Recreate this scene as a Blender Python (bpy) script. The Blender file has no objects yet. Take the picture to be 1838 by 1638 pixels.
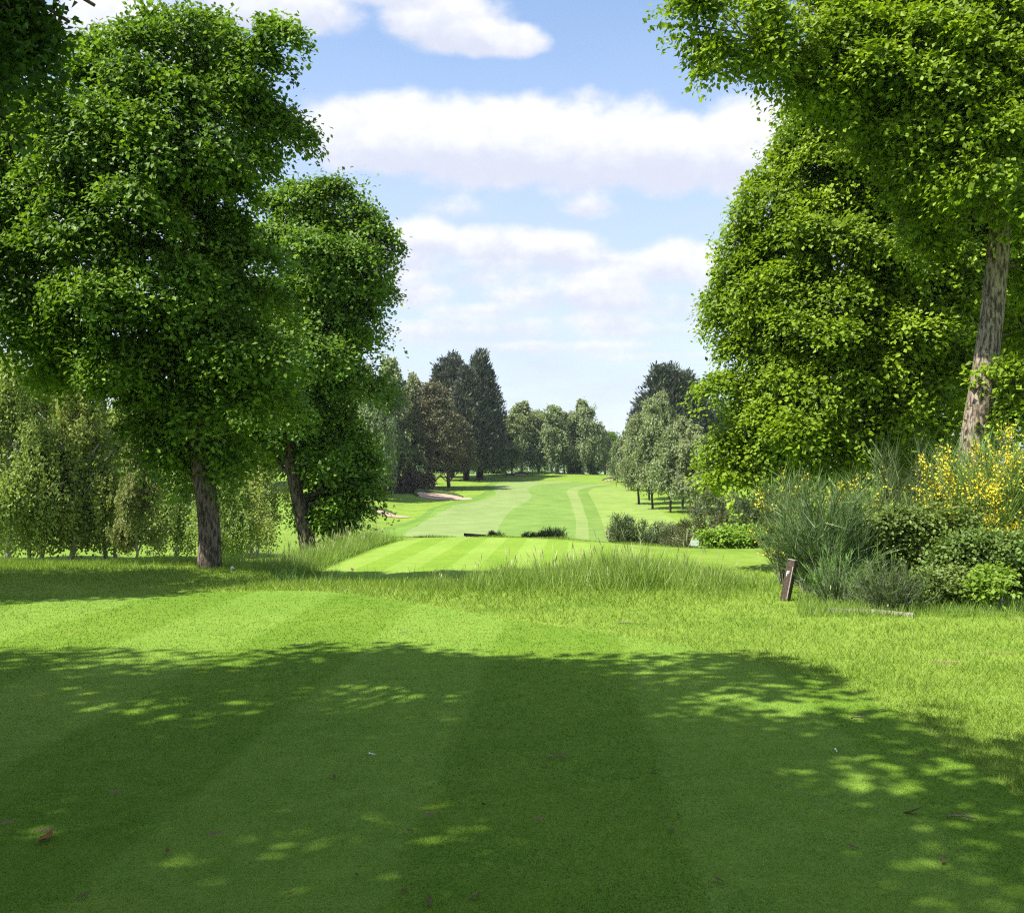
import bpy, math
import numpy as np
from mathutils import Vector, Matrix

R = math.radians
sc = bpy.context.scene
col = sc.collection

# ----------------------------------------------------------------------------
# camera, sky, sun, exposure
# ----------------------------------------------------------------------------
F, CX, HZ, EYE = 1765.0, 919.0, 850.0, 1.65      # photo pixels: focal, centre column, horizon row; eye height
cam_d = bpy.data.cameras.new("camera")
cam = bpy.data.objects.new("camera", cam_d); col.objects.link(cam)
cam.location = (0, 0, EYE); cam.rotation_euler = (R(90), 0, 0)
cam_d.sensor_width = 36; cam_d.lens = 36 * F / 1838
cam_d.shift_y = (HZ - 819) / 1838
cam_d.clip_start = 0.1; cam_d.clip_end = 8000
sc.camera = cam

SUN_EL = 54.0
sx, sy = -0.88, -0.47
_n = math.hypot(sx, sy)
SUN = Vector((sx / _n * math.cos(R(SUN_EL)), sy / _n * math.cos(R(SUN_EL)), math.sin(R(SUN_EL))))
sun_d = bpy.data.lights.new("sun", 'SUN')
sun_d.energy = 5.0; sun_d.angle = R(0.53); sun_d.color = (1.0, 0.95, 0.86)
sun = bpy.data.objects.new("sun", sun_d); col.objects.link(sun)
sun.rotation_euler = SUN.to_track_quat('Z', 'Y').to_euler()
sun.location = (-30, -10, 60)

sc.view_settings.view_transform = 'Standard'
sc.view_settings.look = 'None'
sc.view_settings.exposure = 1.1
sc.view_settings.gamma = 1
sc.cycles.max_bounces = 6
sc.cycles.diffuse_bounces = 3
sc.cycles.glossy_bounces = 2
sc.cycles.transmission_bounces = 4
sc.cycles.volume_bounces = 0
sc.cycles.transparent_max_bounces = 4
sc.cycles.use_denoising = False
sc.cycles.denoiser = 'OPENIMAGEDENOISE'
sc.cycles.denoising_input_passes = 'RGB_ALBEDO_NORMAL'
sc.cycles.use_adaptive_sampling = True
sc.cycles.adaptive_threshold = 0.01
sc.cycles.pixel_filter_type = 'BLACKMAN_HARRIS'
sc.cycles.filter_width = 1.2


class NT:
    """small helper around a node tree"""
    def __init__(s, tree):
        s.t = tree; s.n = tree.nodes; s.l = tree.links
    def add(s, kind, **kw):
        n = s.n.new(kind)
        for k, v in kw.items(): setattr(n, k, v)
        return n
    def _in(s, sock, v):
        if v is None: return
        if hasattr(v, 'is_output'): s.l.new(v, sock)
        else: sock.default_value = v
    def math(s, op, a, b=None, c=None, clamp=False):
        n = s.add('ShaderNodeMath', operation=op); n.use_clamp = clamp
        s._in(n.inputs[0], a); s._in(n.inputs[1], b); s._in(n.inputs[2], c)
        return n.outputs[0]
    def vmath(s, op, a, b=None):
        n = s.add('ShaderNodeVectorMath', operation=op)
        s._in(n.inputs[0], a); s._in(n.inputs[1], b)
        return n.outputs['Value'] if op in ('LENGTH', 'DOT_PRODUCT') else n.outputs[0]
    def noise(s, vec, scale, detail=3, rough=0.5, dims='3D', lac=2.0):
        n = s.add('ShaderNodeTexNoise', noise_dimensions=dims)
        s._in(n.inputs['Vector'], vec); n.inputs['Scale'].default_value = scale
        n.inputs['Detail'].default_value = detail; n.inputs['Roughness'].default_value = rough
        n.inputs['Lacunarity'].default_value = lac
        return n.outputs['Fac'], n.outputs['Color']
    def mix(s, fac, a, b, blend='MIX'):
        n = s.add('ShaderNodeMix', data_type='RGBA', blend_type=blend)
        s._in(n.inputs[0], fac); s._in(n.inputs[6], a); s._in(n.inputs[7], b)
        return n.outputs[2]
    def sstep(s, x, lo, hi, a=0.0, b=1.0):
        n = s.add('ShaderNodeMapRange', interpolation_type='SMOOTHSTEP')
        s._in(n.inputs[0], x); n.inputs[1].default_value = lo; n.inputs[2].default_value = hi
        n.inputs[3].default_value = a; n.inputs[4].default_value = b
        return n.outputs[0]
    def xyz(s, v):
        n = s.add('ShaderNodeSeparateXYZ'); s._in(n.inputs[0], v); return n.outputs
    def comb(s, x, y, z):
        n = s.add('ShaderNodeCombineXYZ')
        s._in(n.inputs[0], x); s._in(n.inputs[1], y); s._in(n.inputs[2], z); return n.outputs[0]


def rgb(r, g, b): return (r, g, b, 1.0)


world = bpy.data.worlds.new("World"); sc.world = world; world.use_nodes = True
def build_world():
    w = NT(world.node_tree); w.n.clear()
    out = w.add('ShaderNodeOutputWorld'); bg = w.add('ShaderNodeBackground')
    bg.inputs['Strength'].default_value = 0.08
    sky = w.add('ShaderNodeTexSky', sky_type='NISHITA')
    sky.sun_disc = False; sky.sun_elevation = R(SUN_EL); sky.sun_rotation = math.atan2(sx, sy)
    sky.altitude = 100; sky.air_density = 1.0; sky.dust_density = 0.6; sky.ozone_density = 2.0
    tc = w.add('ShaderNodeTexCoord')
    d = w.vmath('NORMALIZE', tc.outputs['Generated'])
    X, Y, Z = w.xyz(d)
    az = w.math('ARCTAN2', X, Y)
    # height above the horizon as a slope, bearing as an angle
    el = w.math('DIVIDE', Z, w.math('SQRT', w.math('ADD', w.math('MULTIPLY', X, X), w.math('ADD', w.math('MULTIPLY', Y, Y), 1e-4))))
    P = w.comb(az, el, 0.0)
    # puffy edges: distort the lookup with layered noise
    n1, c1 = w.noise(w.vmath('MULTIPLY', P, (1, 1.4, 1)), 15.0, 4, 0.5)
    n2, c2 = w.noise(w.vmath('MULTIPLY', P, (1, 1.2, 1)), 30.0, 5, 0.6)
    n3, _ = w.noise(w.vmath('MULTIPLY', P, (1, 2.6, 1)), 5.0, 4, 0.6)
    jit = w.math('ADD', w.math('MULTIPLY', w.math('SUBTRACT', n1, 0.5), 1.25), w.math('MULTIPLY', w.math('SUBTRACT', n2, 0.5), 0.6))
    # cumulus bodies: bearing, slope, half width, height above the base line, depth below it, thickness
    B = [(690, 262, 190, 110, 55, 1), (870, 265, 210, 110, 85, 1), (1075, 275, 190, 120, 85, 1), (1200, 285, 110, 95, 75, 1), (1345, 280, 125, 115, 90, 1),
         (1480, 290, 160, 130, 80, 1),
         (800, 40, 130, 80, 62, 1), (890, 78, 110, 45, 34, .9), (700, -30, 160, 90, 50, 1), (480, 15, 190, 70, 52, .9), (250, 60, 160, 80, 60, .9),
         (745, 432, 100, 52, 60, .9), (900, 445, 150, 50, 48, .85), (1010, 452, 110, 42, 40, .8), (640, 445, 110, 40, 60, .8),
         (1210, 478, 95, 56, 50, .75), (1310, 500, 90, 60, 50, .75),
         (1075, 520, 130, 46, 48, .8), (960, 530, 100, 30, 40, .55), (1180, 545, 120, 30, 40, .55),
         (745, 522, 75, 38, 36, .6), (850, 368, 95, 30, 30, .35), (1063, 368, 60, 30, 28, .55), (860, 585, 190, 22, 28, .5), (1150, 590, 200, 20, 25, .45), (760, 600, 150, 18, 22, .4), (1000, 622, 260, 14, 18, .45), (1180, 640, 160, 12, 14, .4), (850, 560, 110, 20, 24, .55), (1080, 572, 130, 16, 22, .5), (720, 480, 130, 30, 40, .6), (900, 490, 160, 26, 34, .5), (1100, 470, 120, 24, 40, .5),
         (120, 380, 200, 120, 80, 1), (60, 530, 150, 60, 60, .9), (-150, 250, 220, 120, 90, 1), (1700, 460, 200, 90, 70, .9), (1950, 250, 260, 140, 90, 1)]
    dens = None; lit = None
    for (px, py, rw, ht, hb, k) in B:
        a = math.atan((px - CX) / F); e = (HZ - py) / F * math.cos(a)
        da = w.math('DIVIDE', w.math('SUBTRACT', az, a), rw / F)
        de = w.math('SUBTRACT', el, e)
        up = w.math('DIVIDE', w.math('MAXIMUM', de, 0.0), ht / F)
        dn = w.math('DIVIDE', w.math('MINIMUM', de, 0.0), hb / F)
        v = w.math('ADD', up, dn)
        r2 = w.math('ADD', w.math('MULTIPLY', da, da), w.math('MULTIPLY', v, v))
        f = w.math('MULTIPLY', w.math('SUBTRACT', 1.15, r2), k)
        dens = f if dens is None else w.math('SMOOTH_MAX', dens, f, 0.25)
        l_ = w.math('MULTIPLY', w.math('MAXIMUM', f, 0.0), v)
        lit = l_ if lit is None else w.math('ADD', lit, l_)
    near = w.math('ADD', dens, jit)
    c_in = w.sstep(near, 0.05, 0.75)
    # the rest of the sky: the same broken cumulus, spread over a flat layer
    pl = w.vmath('DIVIDE', d, w.comb(w.math('ADD', Z, 0.12), w.math('ADD', Z, 0.12), w.math('ADD', Z, 0.12)))
    m1, _ = w.noise(w.vmath('MULTIPLY', pl, (1, 1, 0)), 1.6, 6, 0.58)
    c_out = w.math('MULTIPLY', w.sstep(m1, 0.49, 0.60), w.sstep(Z, 0.03, 0.12))
    win = w.math('MULTIPLY', w.sstep(w.math('ABSOLUTE', az), 0.62, 0.85, 1, 0), w.sstep(el, 0.50, 0.68, 1, 0))
    cov = w.math('ADD', w.math('MULTIPLY', c_in, win), w.math('MULTIPLY', c_out, w.math('SUBTRACT', 1.0, win)))
    cov = w.math('MULTIPLY', cov, 0.93)
    # soft haze sheet near the horizon
    haze = w.math('MULTIPLY', w.sstep(el, 0.06, 0.56, 1, 0), w.math('ADD', 0.38, w.math('MULTIPLY', n3, 0.75)), clamp=True)
    shade = w.math('ADD', w.math('MULTIPLY', lit, 0.85), w.math('ADD', 0.38, w.math('MULTIPLY', w.math('SUBTRACT', n2, 0.5), 1.3)))
    ccol = w.mix(w.sstep(shade, -0.1, 0.9), rgb(4.6, 4.8, 5.6), rgb(6.3, 6.3, 6.5))
    skyc = w.mix(1.0, sky.outputs[0], rgb(1.62, 1.58, 1.52), 'MULTIPLY')
    c = w.mix(haze, skyc, rgb(4.2, 4.55, 5.6))
    c = w.mix(cov, c, ccol)
    w.l.new(c, bg.inputs['Color']); w.l.new(bg.outputs[0], out.inputs['Surface'])
build_world()
world.cycles.sampling_method = 'MANUAL'
world.cycles.sample_map_resolution = 512

# ----------------------------------------------------------------------------
# helpers
# ----------------------------------------------------------------------------
rng = np.random.default_rng(11)

def tag(o, label=None, cat=None, group=None, kind=None):
    if label: o['label'] = label
    if cat: o['category'] = cat
    if group: o['group'] = group
    if kind: o['kind'] = kind
    return o

def link(name, me, mat=None, parent=None):
    o = bpy.data.objects.new(name, me); col.objects.link(o)
    if mat is not None and me is not None and not me.materials: me.materials.append(mat)
    if parent is not None: o.parent = parent
    return o

def empty(name, loc=(0, 0, 0), rz=0.0):
    o = bpy.data.objects.new(name, None); col.objects.link(o)
    o.location = loc; o.rotation_euler = (0, 0, rz); o.empty_display_size = 0.3
    return o

def copy_tree(o, parent=None):
    c = o.copy(); col.objects.link(c); c.parent = parent
    for ch in list(o.children): copy_tree(ch, c)
    return c

def mesh_np(name, V, Fc, k, tint=None, smooth=False, uv=None):
    """V (n,3), Fc (m,k) faces of k corners each, tint (n,) or (n,3) stored as colour attribute 'tint'"""
    V = np.asarray(V, np.float32); Fc = np.asarray(Fc, np.int32)
    me = bpy.data.meshes.new(name)
    me.vertices.add(len(V)); me.vertices.foreach_set('co', V.ravel())
    m = len(Fc); me.loops.add(m * k); me.loops.foreach_set('vertex_index', Fc.ravel())
    me.polygons.add(m)
    me.polygons.foreach_set('loop_start', np.arange(0, m * k, k, dtype=np.int32))
    me.polygons.foreach_set('use_smooth', np.full(m, smooth, dtype=bool))
    if tint is not None:
        t = np.asarray(tint, np.float32)
        if t.ndim == 1: t = np.stack([t, t, t], 1)
        c = np.ones((len(V), 4), np.float32); c[:, :3] = t
        at = me.color_attributes.new('tint', 'FLOAT_COLOR', 'POINT'); at.data.foreach_set('color', c.ravel())
    if uv is not None:
        ul = me.uv_layers.new(name='UVMap'); ul.data.foreach_set('uv', np.asarray(uv, np.float32)[Fc.ravel()].ravel())
    me.update(calc_edges=True)
    return me

def norm(a): return a / np.maximum(np.linalg.norm(a, axis=-1, keepdims=True), 1e-9)

def rand_dirs(r, n): return norm(r.normal(size=(n, 3)))

class Tubes:
    """collects tapered tubes, boxes and loose quads into one mesh"""
    def __init__(s): s.v = []; s.f = []; s.n = 0
    def tube(s, pts, rad, sides=8, r=None, rough=0.0, cap=True):
        pts = np.asarray(pts, float); rad = np.asarray(rad, float); n = len(pts)
        tan = np.gradient(pts, axis=0); tan = norm(tan)
        ref = np.array([0, 1.0, 0]) if abs(tan[0][1]) < .8 else np.array([1.0, 0, 0])
        a = norm(np.cross(tan, ref)); b = np.cross(tan, a)
        th = np.linspace(0, 2 * np.pi, sides, endpoint=False)
        rr = np.repeat(rad[:, None], sides, 1)
        if r is not None and rough: rr = rr * (1 + rough * (r.normal(size=sides)[None, :] * .6 + r.normal(size=(n, sides)) * .4))
        V = pts[:, None, :] + rr[..., None] * (np.cos(th)[None, :, None] * a[:, None, :] + np.sin(th)[None, :, None] * b[:, None, :])
        base = s.n; s.v.append(V.reshape(-1, 3)); s.n += n * sides
        i = np.arange(n - 1)[:, None] * sides; j = np.arange(sides)[None, :]; j2 = (j + 1) % sides
        q = np.stack([i + j, i + j2, i + sides + j2, i + sides + j], -1).reshape(-1, 4) + base
        s.f.append(q)
    def box(s, c, size, M=None):
        c = np.asarray(c, float); h = np.asarray(size, float) / 2
        V = np.array([[x, y, z] for x in (-1, 1) for y in (-1, 1) for z in (-1, 1)], float) * h
        if M is not None: V = V @ np.asarray(M).T
        V = V + c
        q = np.array([[0, 1, 3, 2], [4, 6, 7, 5], [0, 4, 5, 1], [2, 3, 7, 6], [0, 2, 6, 4], [1, 5, 7, 3]]) + s.n
        s.v.append(V); s.f.append(q); s.n += 8
    def mesh(s, name, smooth=True):
        return mesh_np(name, np.concatenate(s.v), np.concatenate(s.f), 4, smooth=smooth)

# ---- terrain ---------------------------------------------------------------
def table(pts, sm=2.0):
    ys = np.arange(-80, 1200, 0.5); a = np.array(pts, float)
    z = np.interp(ys, a[:, 0], a[:, 1])
    k = np.exp(-0.5 * (np.arange(-12, 13) * 0.5 / sm) ** 2); k /= k.sum()
    zs = np.convolve(np.pad(z, 12, mode='edge'), k, 'valid')
    return ys, zs
PC = table([(-80, 0), (14.6, 0), (18.6, -.45), (33.4, -.45), (36, -.95), (45, -2.4), (60, -3.7), (75, -4.15), (90, -4.25), (110, -4.18), (130, -3.55), (150, -2.55),
            (170, -1.45), (190, -.5), (210, .35), (228, 1.2), (250, 1.5), (300, 1.4), (1200, 1.4)], 0.9)
PL = table([(-80, 0), (18.8, 0), (21, -.35), (26, -1.35), (35, -1.95), (50, -2.4), (80, -2.9), (110, -3.1), (130, -2.8), (150, -1.9), (170, -.6), (190, .5), (210, 1.2),
            (230, 1.6), (260, 1.6), (1200, 1.6)], 1.0)
PR = table([(-80, 0), (21, 0), (26, -.25), (33, -.6), (36, -.95), (45, -2.2), (60, -3.4), (90, -4.0), (110, -4.0), (130, -3.4), (150, -2.4), (170, -1.3), (190, -.3),
            (210, .5), (230, 1.2), (260, 1.4), (1200, 1.4)], 1.0)
def ss(x, a, b):
    t = np.clip((x - a) / (b - a), 0, 1); return t * t * (3 - 2 * t)
def H(x, y):
    x = np.asarray(x, float); y = np.asarray(y, float)
    ye = y + 5.0 * ss(x, 0, 6) * ss(y, 20, 27) * (1 - ss(y, 38, 75))
    c = np.interp(ye, *PC); l = np.interp(y, *PL); r = np.interp(y, *PR)
    xl = np.interp(y, [17, 19.5, 30, 60, 130, 220], [-3.3, -4.7, -4.5, -9, -13, -18]); wl_ = np.interp(y, [17, 19.5, 30, 60, 130], [1.3, 2.6, 3, 7, 10])
    xr = np.interp(y, [15, 34, 60, 130, 220], [4.8, 7, 8, 14, 20]); wr_ = np.interp(y, [15, 34, 60, 130], [2.5, 3, 6, 10])
    wl = ss(-x, -xl, -xl + wl_); wr = ss(x, xr, xr + wr_)
    z = c * (1 - wl) * (1 - wr) + l * wl + r * wr
    far = ss(y, 36, 70)
    z = z + far * (0.16 * np.sin(x * .11 + 1.3) * np.sin(y * .083 + .4) + .08 * np.sin(x * .23 + y * .17))
    mid = ss(y, 15, 19) * (1 - far) * np.maximum(wl, wr)
    z = z + mid * .06 * np.sin(x * 1.3) * np.sin(y * .9 + .7)
    # raised rim behind the long bunker and round the putting green
    z = z + 0.9 * np.exp(-(((x + 15.5) / 5.5) ** 2 + ((y - 153) / 4) ** 2))
    z = z + 0.75 * np.exp(-(((x - 8) / 10) ** 2 + ((y - 233) / 7) ** 2))
    # ground swells gently towards the wooded sides
    z = z + ss(np.abs(x), 40, 160) * ss(y, 20, 80) * 1.2
    return z
def hz(x, y): return float(H(x, y))
def gp(px, py, dmin=2.5, dmax=400):
    """photo pixel -> first point where its ray meets the ground"""
    u = (px - CX) / F; v = (HZ - py) / F
    t = np.concatenate([np.arange(dmin, 40, .05), np.arange(40, dmax, .25)])
    g = EYE + v * t - H(u * t, t)
    i = np.argmax(g < 0)
    if g[i] >= 0: i = len(t) - 1
    return u * t[i], t[i]
def at(px, py, d): return np.array([(px - CX) / F * d, d, EYE + (HZ - py) / F * d])

# ----------------------------------------------------------------------------
# materials
# ----------------------------------------------------------------------------
def new_mat(name):
    m = bpy.data.materials.new(name); m.use_nodes = True
    t = NT(m.node_tree); t.n.clear()
    return m, t, t.add('ShaderNodeOutputMaterial')

def leaf_mat(name, c_dark, c_light, trans=0.35, tcol=(1.25, 1.25, .55), gloss=0.25, rough=0.5, vary=0.12, nscale=1.2):
    m, t, out = new_mat(name)
    at_ = t.add('ShaderNodeAttribute', attribute_name='tint')
    geo = t.add('ShaderNodeNewGeometry'); oi = t.add('ShaderNodeObjectInfo')
    f, _ = t.noise(geo.outputs['Position'], nscale, 2)
    fac = t.math('ADD', at_.outputs['Fac'], t.math('MULTIPLY', t.math('SUBTRACT', f, .5), .9), clamp=True)
    c = t.mix(fac, rgb(*c_dark), rgb(*c_light))
    if vary:
        hs = t.add('ShaderNodeHueSaturation')
        hs.inputs['Hue'].default_value = .5
        t.l.new(t.math('ADD', 1 - vary, t.math('MULTIPLY', oi.outputs['Random'], 2 * vary)), hs.inputs['Value'])
        t.l.new(t.math('ADD', .488, t.math('MULTIPLY', oi.outputs['Random'], .024)), hs.inputs['Hue'])
        t.l.new(c, hs.inputs['Color']); c = hs.outputs[0]
    p = t.add('ShaderNodeBsdfPrincipled'); t.l.new(c, p.inputs['Base Color'])
    p.inputs['Roughness'].default_value = rough; p.inputs['Specular IOR Level'].default_value = gloss
    tr = t.add('ShaderNodeBsdfTranslucent'); t.l.new(t.mix(1, c, rgb(*tcol), 'MULTIPLY'), tr.inputs['Color'])
    mx = t.add('ShaderNodeMixShader'); mx.inputs[0].default_value = trans
    t.l.new(p.outputs[0], mx.inputs[1]); t.l.new(tr.outputs[0], mx.inputs[2]); t.l.new(mx.outputs[0], out.inputs[0])
    return m

def bark_mat(name, c0, c1, scale=(14, 14, 3), bump=0.6, moss=0.0, white=False):
    m, t, out = new_mat(name)
    tc = t.add('ShaderNodeTexCoord')
    v = t.vmath('MULTIPLY', tc.outputs['Object'], scale)
    f, _ = t.noise(v, 1.0, 6, .65)
    f2, _ = t.noise(tc.outputs['Object'], 2.2, 4)
    c = t.mix(t.sstep(f, .40, .60), rgb(*(x * .6 for x in c0)), rgb(*c1))
    if moss:
        c = t.mix(t.math('MULTIPLY', t.sstep(f2, .5, .68), moss), c, rgb(.06, .09, .03))
    if white:
        bands, _ = t.noise(t.vmath('MULTIPLY', tc.outputs['Object'], (1.2, 1.2, 5)), 1.0, 5, .7)
        c = t.mix(t.sstep(bands, .53, .60), c, rgb(.035, .03, .028))
    p = t.add('ShaderNodeBsdfPrincipled'); t.l.new(c, p.inputs['Base Color']); p.inputs['Roughness'].default_value = .9
    p.inputs['Specular IOR Level'].default_value = .2
    b = t.add('ShaderNodeBump'); b.inputs['Strength'].default_value = bump; b.inputs['Distance'].default_value = .03
    t.l.new(f, b.inputs['Height']); t.l.new(b.outputs[0], p.inputs['Normal'])
    t.l.new(p.outputs[0], out.inputs[0])
    return m

def plain_mat(name, c, rough=.8, noise_amt=.25, scale=30, spec=.3, c2=None):
    m, t, out = new_mat(name)
    tc = t.add('ShaderNodeTexCoord'); f, _ = t.noise(tc.outputs['Object'], scale, 4, .6)
    c2 = c2 or tuple(x * (1 - noise_amt) for x in c)
    cc = t.mix(t.sstep(f, .3, .7), rgb(*c), rgb(*c2))
    p = t.add('ShaderNodeBsdfPrincipled'); t.l.new(cc, p.inputs['Base Color']); p.inputs['Roughness'].default_value = rough
    p.inputs['Specular IOR Level'].default_value = spec
    b = t.add('ShaderNodeBump'); b.inputs['Strength'].default_value = .3; b.inputs['Distance'].default_value = .01
    t.l.new(f, b.inputs['Height']); t.l.new(b.outputs[0], p.inputs['Normal']); t.l.new(p.outputs[0], out.inputs[0])
    return m

# bare or worn places on the turf: x, y, rx, ry (metres)
SOIL = []
for px, py, rx, ry in [(1698, 1190, .17, .10), (1790, 1172, .20, .05), (1830, 1112, .16, .06), (1378, 993, .55, .10), (770, 1465, .03, .03), (968, 1470, .025, .025),
                       (205, 1425, .05, .03), (80, 1497, .06, .03), (385, 1500, .04, .03), (10, 1480, .04, .03)]:
    x_, y_ = gp(px, py); SOIL.append((x_, y_, rx, ry))
def soil_mask(x, y):
    m = np.zeros_like(x)
    for (cx_, cy_, rx, ry) in SOIL: m = np.maximum(m, 1.3 - np.sqrt(((x - cx_) / rx) ** 2 + ((y - cy_) / ry) ** 2))
    return np.clip(m, 0, 1)

def grass_ground(name, cols, scale=3.0, stripes=None, soil=True, bump=.5, fine=60):
    """turf sheet; cols = two base greens; stripes = (angle slope dx/dy, width, x offset, colour pair)"""
    m, t, out = new_mat(name)
    geo = t.add('ShaderNodeNewGeometry'); P = geo.outputs['Position']
    f, _ = t.noise(P, scale, 5, .6); g, _ = t.noise(P, fine, 3, .7); h, _ = t.noise(P, .35, 3, .5)
    k = t.math('ADD', t.math('MULTIPLY', f, .55), t.math('ADD', t.math('MULTIPLY', g, .45), t.math('MULTIPLY', h, .5)))
    a, b_ = cols
    if stripes:
        sl, wd, off, (a2, b2) = stripes
        X, Y, Z = t.xyz(P)
        u = t.math('DIVIDE', t.math('SUBTRACT', t.math('SUBTRACT', X, t.math('MULTIPLY', Y, sl)), off), wd * 2)
        wob, _ = t.noise(P, .8, 2)
        u = t.math('ADD', u, t.math('MULTIPLY', t.math('SUBTRACT', wob, .5), .06))
        fr = t.math('ABSOLUTE', t.math('SUBTRACT', t.math('FRACT', u), .5))
        sf = t.sstep(fr, .225, .275)
        c = t.mix(sf, t.mix(t.sstep(k, .5, 1.0), rgb(*a), rgb(*b_)), t.mix(t.sstep(k, .5, 1.0), rgb(*a2), rgb(*b2)))  # pale and dark look of leaning blades is put into the stripe colours
    else:
        c = t.mix(t.sstep(k, .5, 1.0), rgb(*a), rgb(*b_))
    if soil:
        X, Y, Z = t.xyz(P); msk = None
        ns, _ = t.noise(P, 14, 4, .7)
        for (cx_, cy_, rx, ry) in SOIL:
            q = t.math('SUBTRACT', 1.2, t.math('SQRT', t.math('ADD', t.math('POWER', t.math('DIVIDE', t.math('SUBTRACT', X, cx_), rx), 2), t.math('POWER', t.math('DIVIDE', t.math('SUBTRACT', Y, cy_), ry), 2))))
            msk = q if msk is None else t.math('MAXIMUM', msk, q)
        mk = t.sstep(t.math('ADD', msk, t.math('MULTIPLY', t.math('SUBTRACT', ns, .5), 2.4)), 0.1, .6)
        c = t.mix(t.math('MULTIPLY', mk, .85), c, rgb(.17, .135, .062))
    p = t.add('ShaderNodeBsdfPrincipled'); t.l.new(c, p.inputs['Base Color']); p.inputs['Roughness'].default_value = .95
    p.inputs['Specular IOR Level'].default_value = .1
    b = t.add('ShaderNodeBump'); b.inputs['Strength'].default_value = bump; b.inputs['Distance'].default_value = .05
    t.l.new(k, b.inputs['Height']); t.l.new(b.outputs[0], p.inputs['Normal']); t.l.new(p.outputs[0], out.inputs[0])
    return m

M = {}
M['rough'] = grass_ground('rough_grass', ((.105, .185, .018), (.20, .29, .04)), 2.0)
M['tee'] = grass_ground('tee_turf', ((.078, .165, .012), (.145, .235, .024)), 6.0, (0.055, 1.22, -1.30, ((.10, .20, .02), (.175, .275, .04))), True)
M['tee2'] = grass_ground('forward_tee_turf', ((.12, .22, .02), (.19, .29, .03)), 4.0, (0.062, .66, -2.45, ((.155, .255, .03), (.225, .325, .055))), False)
M['apron'] = grass_ground('apron_turf', ((.15, .24, .025), (.23, .32, .05)), 3.0, None, False)
M['sand'] = plain_mat('sand', (.40, .285, .205), .95, .15, 4)
M['sandlip'] = plain_mat('lip_turf', (.045, .085, .012), .95, .3, 3)

M['oak'] = leaf_mat('oak_leaf', (.036, .090, .008), (.195, .325, .032), .38, vary=0)
M['oak_r'] = leaf_mat('bright_leaf', (.066, .132, .006), (.275, .390, .022), .42, vary=0)
M['oak_shade_tone'] = leaf_mat('painted_shade_leaf', (.022, .060, .010), (.070, .140, .020), .30, vary=0)  # oak leaf darkened: shade of the overhanging underside is put into the colour
M['birch'] = leaf_mat('birch_leaf', (.125, .170, .068), (.300, .355, .170), .38, vary=.07, nscale=.35)
M['birch_pale'] = leaf_mat('pale_birch_leaf', (.12, .16, .045), (.25, .28, .10), .32, vary=.05, nscale=.6)
M['birch_near'] = leaf_mat('near_birch_leaf', (.140, .200, .035), (.350, .425, .120), .40, vary=.05, nscale=.5)
M['conifer'] = leaf_mat('cypress_leaf', (.022, .032, .026), (.135, .160, .098), .08, vary=.1, nscale=.5)
M['pine'] = leaf_mat('pine_needles', (.058, .060, .030), (.190, .175, .090), .1, vary=.1, nscale=.5)
M['brown'] = leaf_mat('brown_leaf', (.070, .056, .034), (.150, .118, .072), .15, vary=.1, nscale=.5)
M['wood'] = leaf_mat('broad_leaf', (.055, .105, .024), (.150, .230, .055), .3, vary=.12, nscale=.3)
M['lime'] = leaf_mat('lime_leaf', (.075, .150, .015), (.170, .290, .030), .35, vary=.1, nscale=.4)
M['broom'] = leaf_mat('broom_twig', (.070, .115, .030), (.180, .240, .080), .2, vary=.08, nscale=2)
M['broom_dark'] = leaf_mat('dark_broom_twig', (.055, .100, .026), (.155, .230, .072), .2, vary=.08, nscale=2)
M['broom_green'] = leaf_mat('green_broom_twig', (.080, .150, .030), (.190, .290, .075), .25, vary=.08, nscale=2)
M['flower'] = leaf_mat('yellow_blossom', (.74, .55, .012), (.92, .82, .08), .2, (1.1, 1, .5), vary=0, nscale=4)
M['gorse'] = leaf_mat('gorse_spine', (.040, .070, .024), (.135, .170, .065), .1, vary=.1, nscale=1.5)
M['gorse_brown'] = leaf_mat('gorse_brown_spine', (.058, .075, .028), (.165, .180, .075), .1, vary=.1, nscale=1.2)
M['bramble'] = leaf_mat('bramble_leaf', (.060, .110, .018), (.190, .280, .060), .3, vary=.1, nscale=2)
M['nettle'] = leaf_mat('nettle_leaf', (.100, .190, .015), (.240, .370, .045), .35, vary=.06, nscale=2)
M['stem'] = plain_mat('dry_stem', (.22, .11, .05), .8, .4, 20)
M['blade'] = leaf_mat('grass_blade', (.095, .180, .012), (.270, .355, .060), .32, vary=0, nscale=1.0)
M['turf'] = leaf_mat('turf_blade', (.072, .152, .009), (.258, .325, .044), .30, vary=0, nscale=2.0, gloss=.2)
M['tall'] = leaf_mat('tall_grass_blade', (.120, .210, .025), (.280, .390, .090), .35, vary=0, nscale=1.0)
M['tall_dark'] = leaf_mat('iris_blade', (.045, .100, .022), (.110, .190, .045), .3, vary=0, nscale=1.0)
M['seed'] = leaf_mat('seed_head', (.26, .28, .12), (.42, .42, .24), .25, vary=0)
M['bark'] = bark_mat('oak_bark', (.065, .050, .036), (.185, .148, .11), (24, 24, 6), .9, .35)
M['bark_pale'] = bark_mat('pale_oak_bark', (.11, .082, .062), (.34, .275, .215), (24, 24, 6), 1.0, .1)
M['bark_dark'] = bark_mat('dark_bark', (.035, .028, .022), (.10, .08, .065), (10, 10, 3), .6)
M['bark_birch'] = bark_mat('birch_bark', (.42, .39, .35), (.66, .64, .60), (3, 3, 8), .3, 0, True)
M['bark_grey'] = bark_mat('grey_bark', (.10, .09, .08), (.26, .24, .22), (8, 8, 3), .5)
M['bark_pine'] = bark_mat('pine_bark', (.12, .08, .06), (.30, .22, .18), (8, 8, 3), .5)

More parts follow.
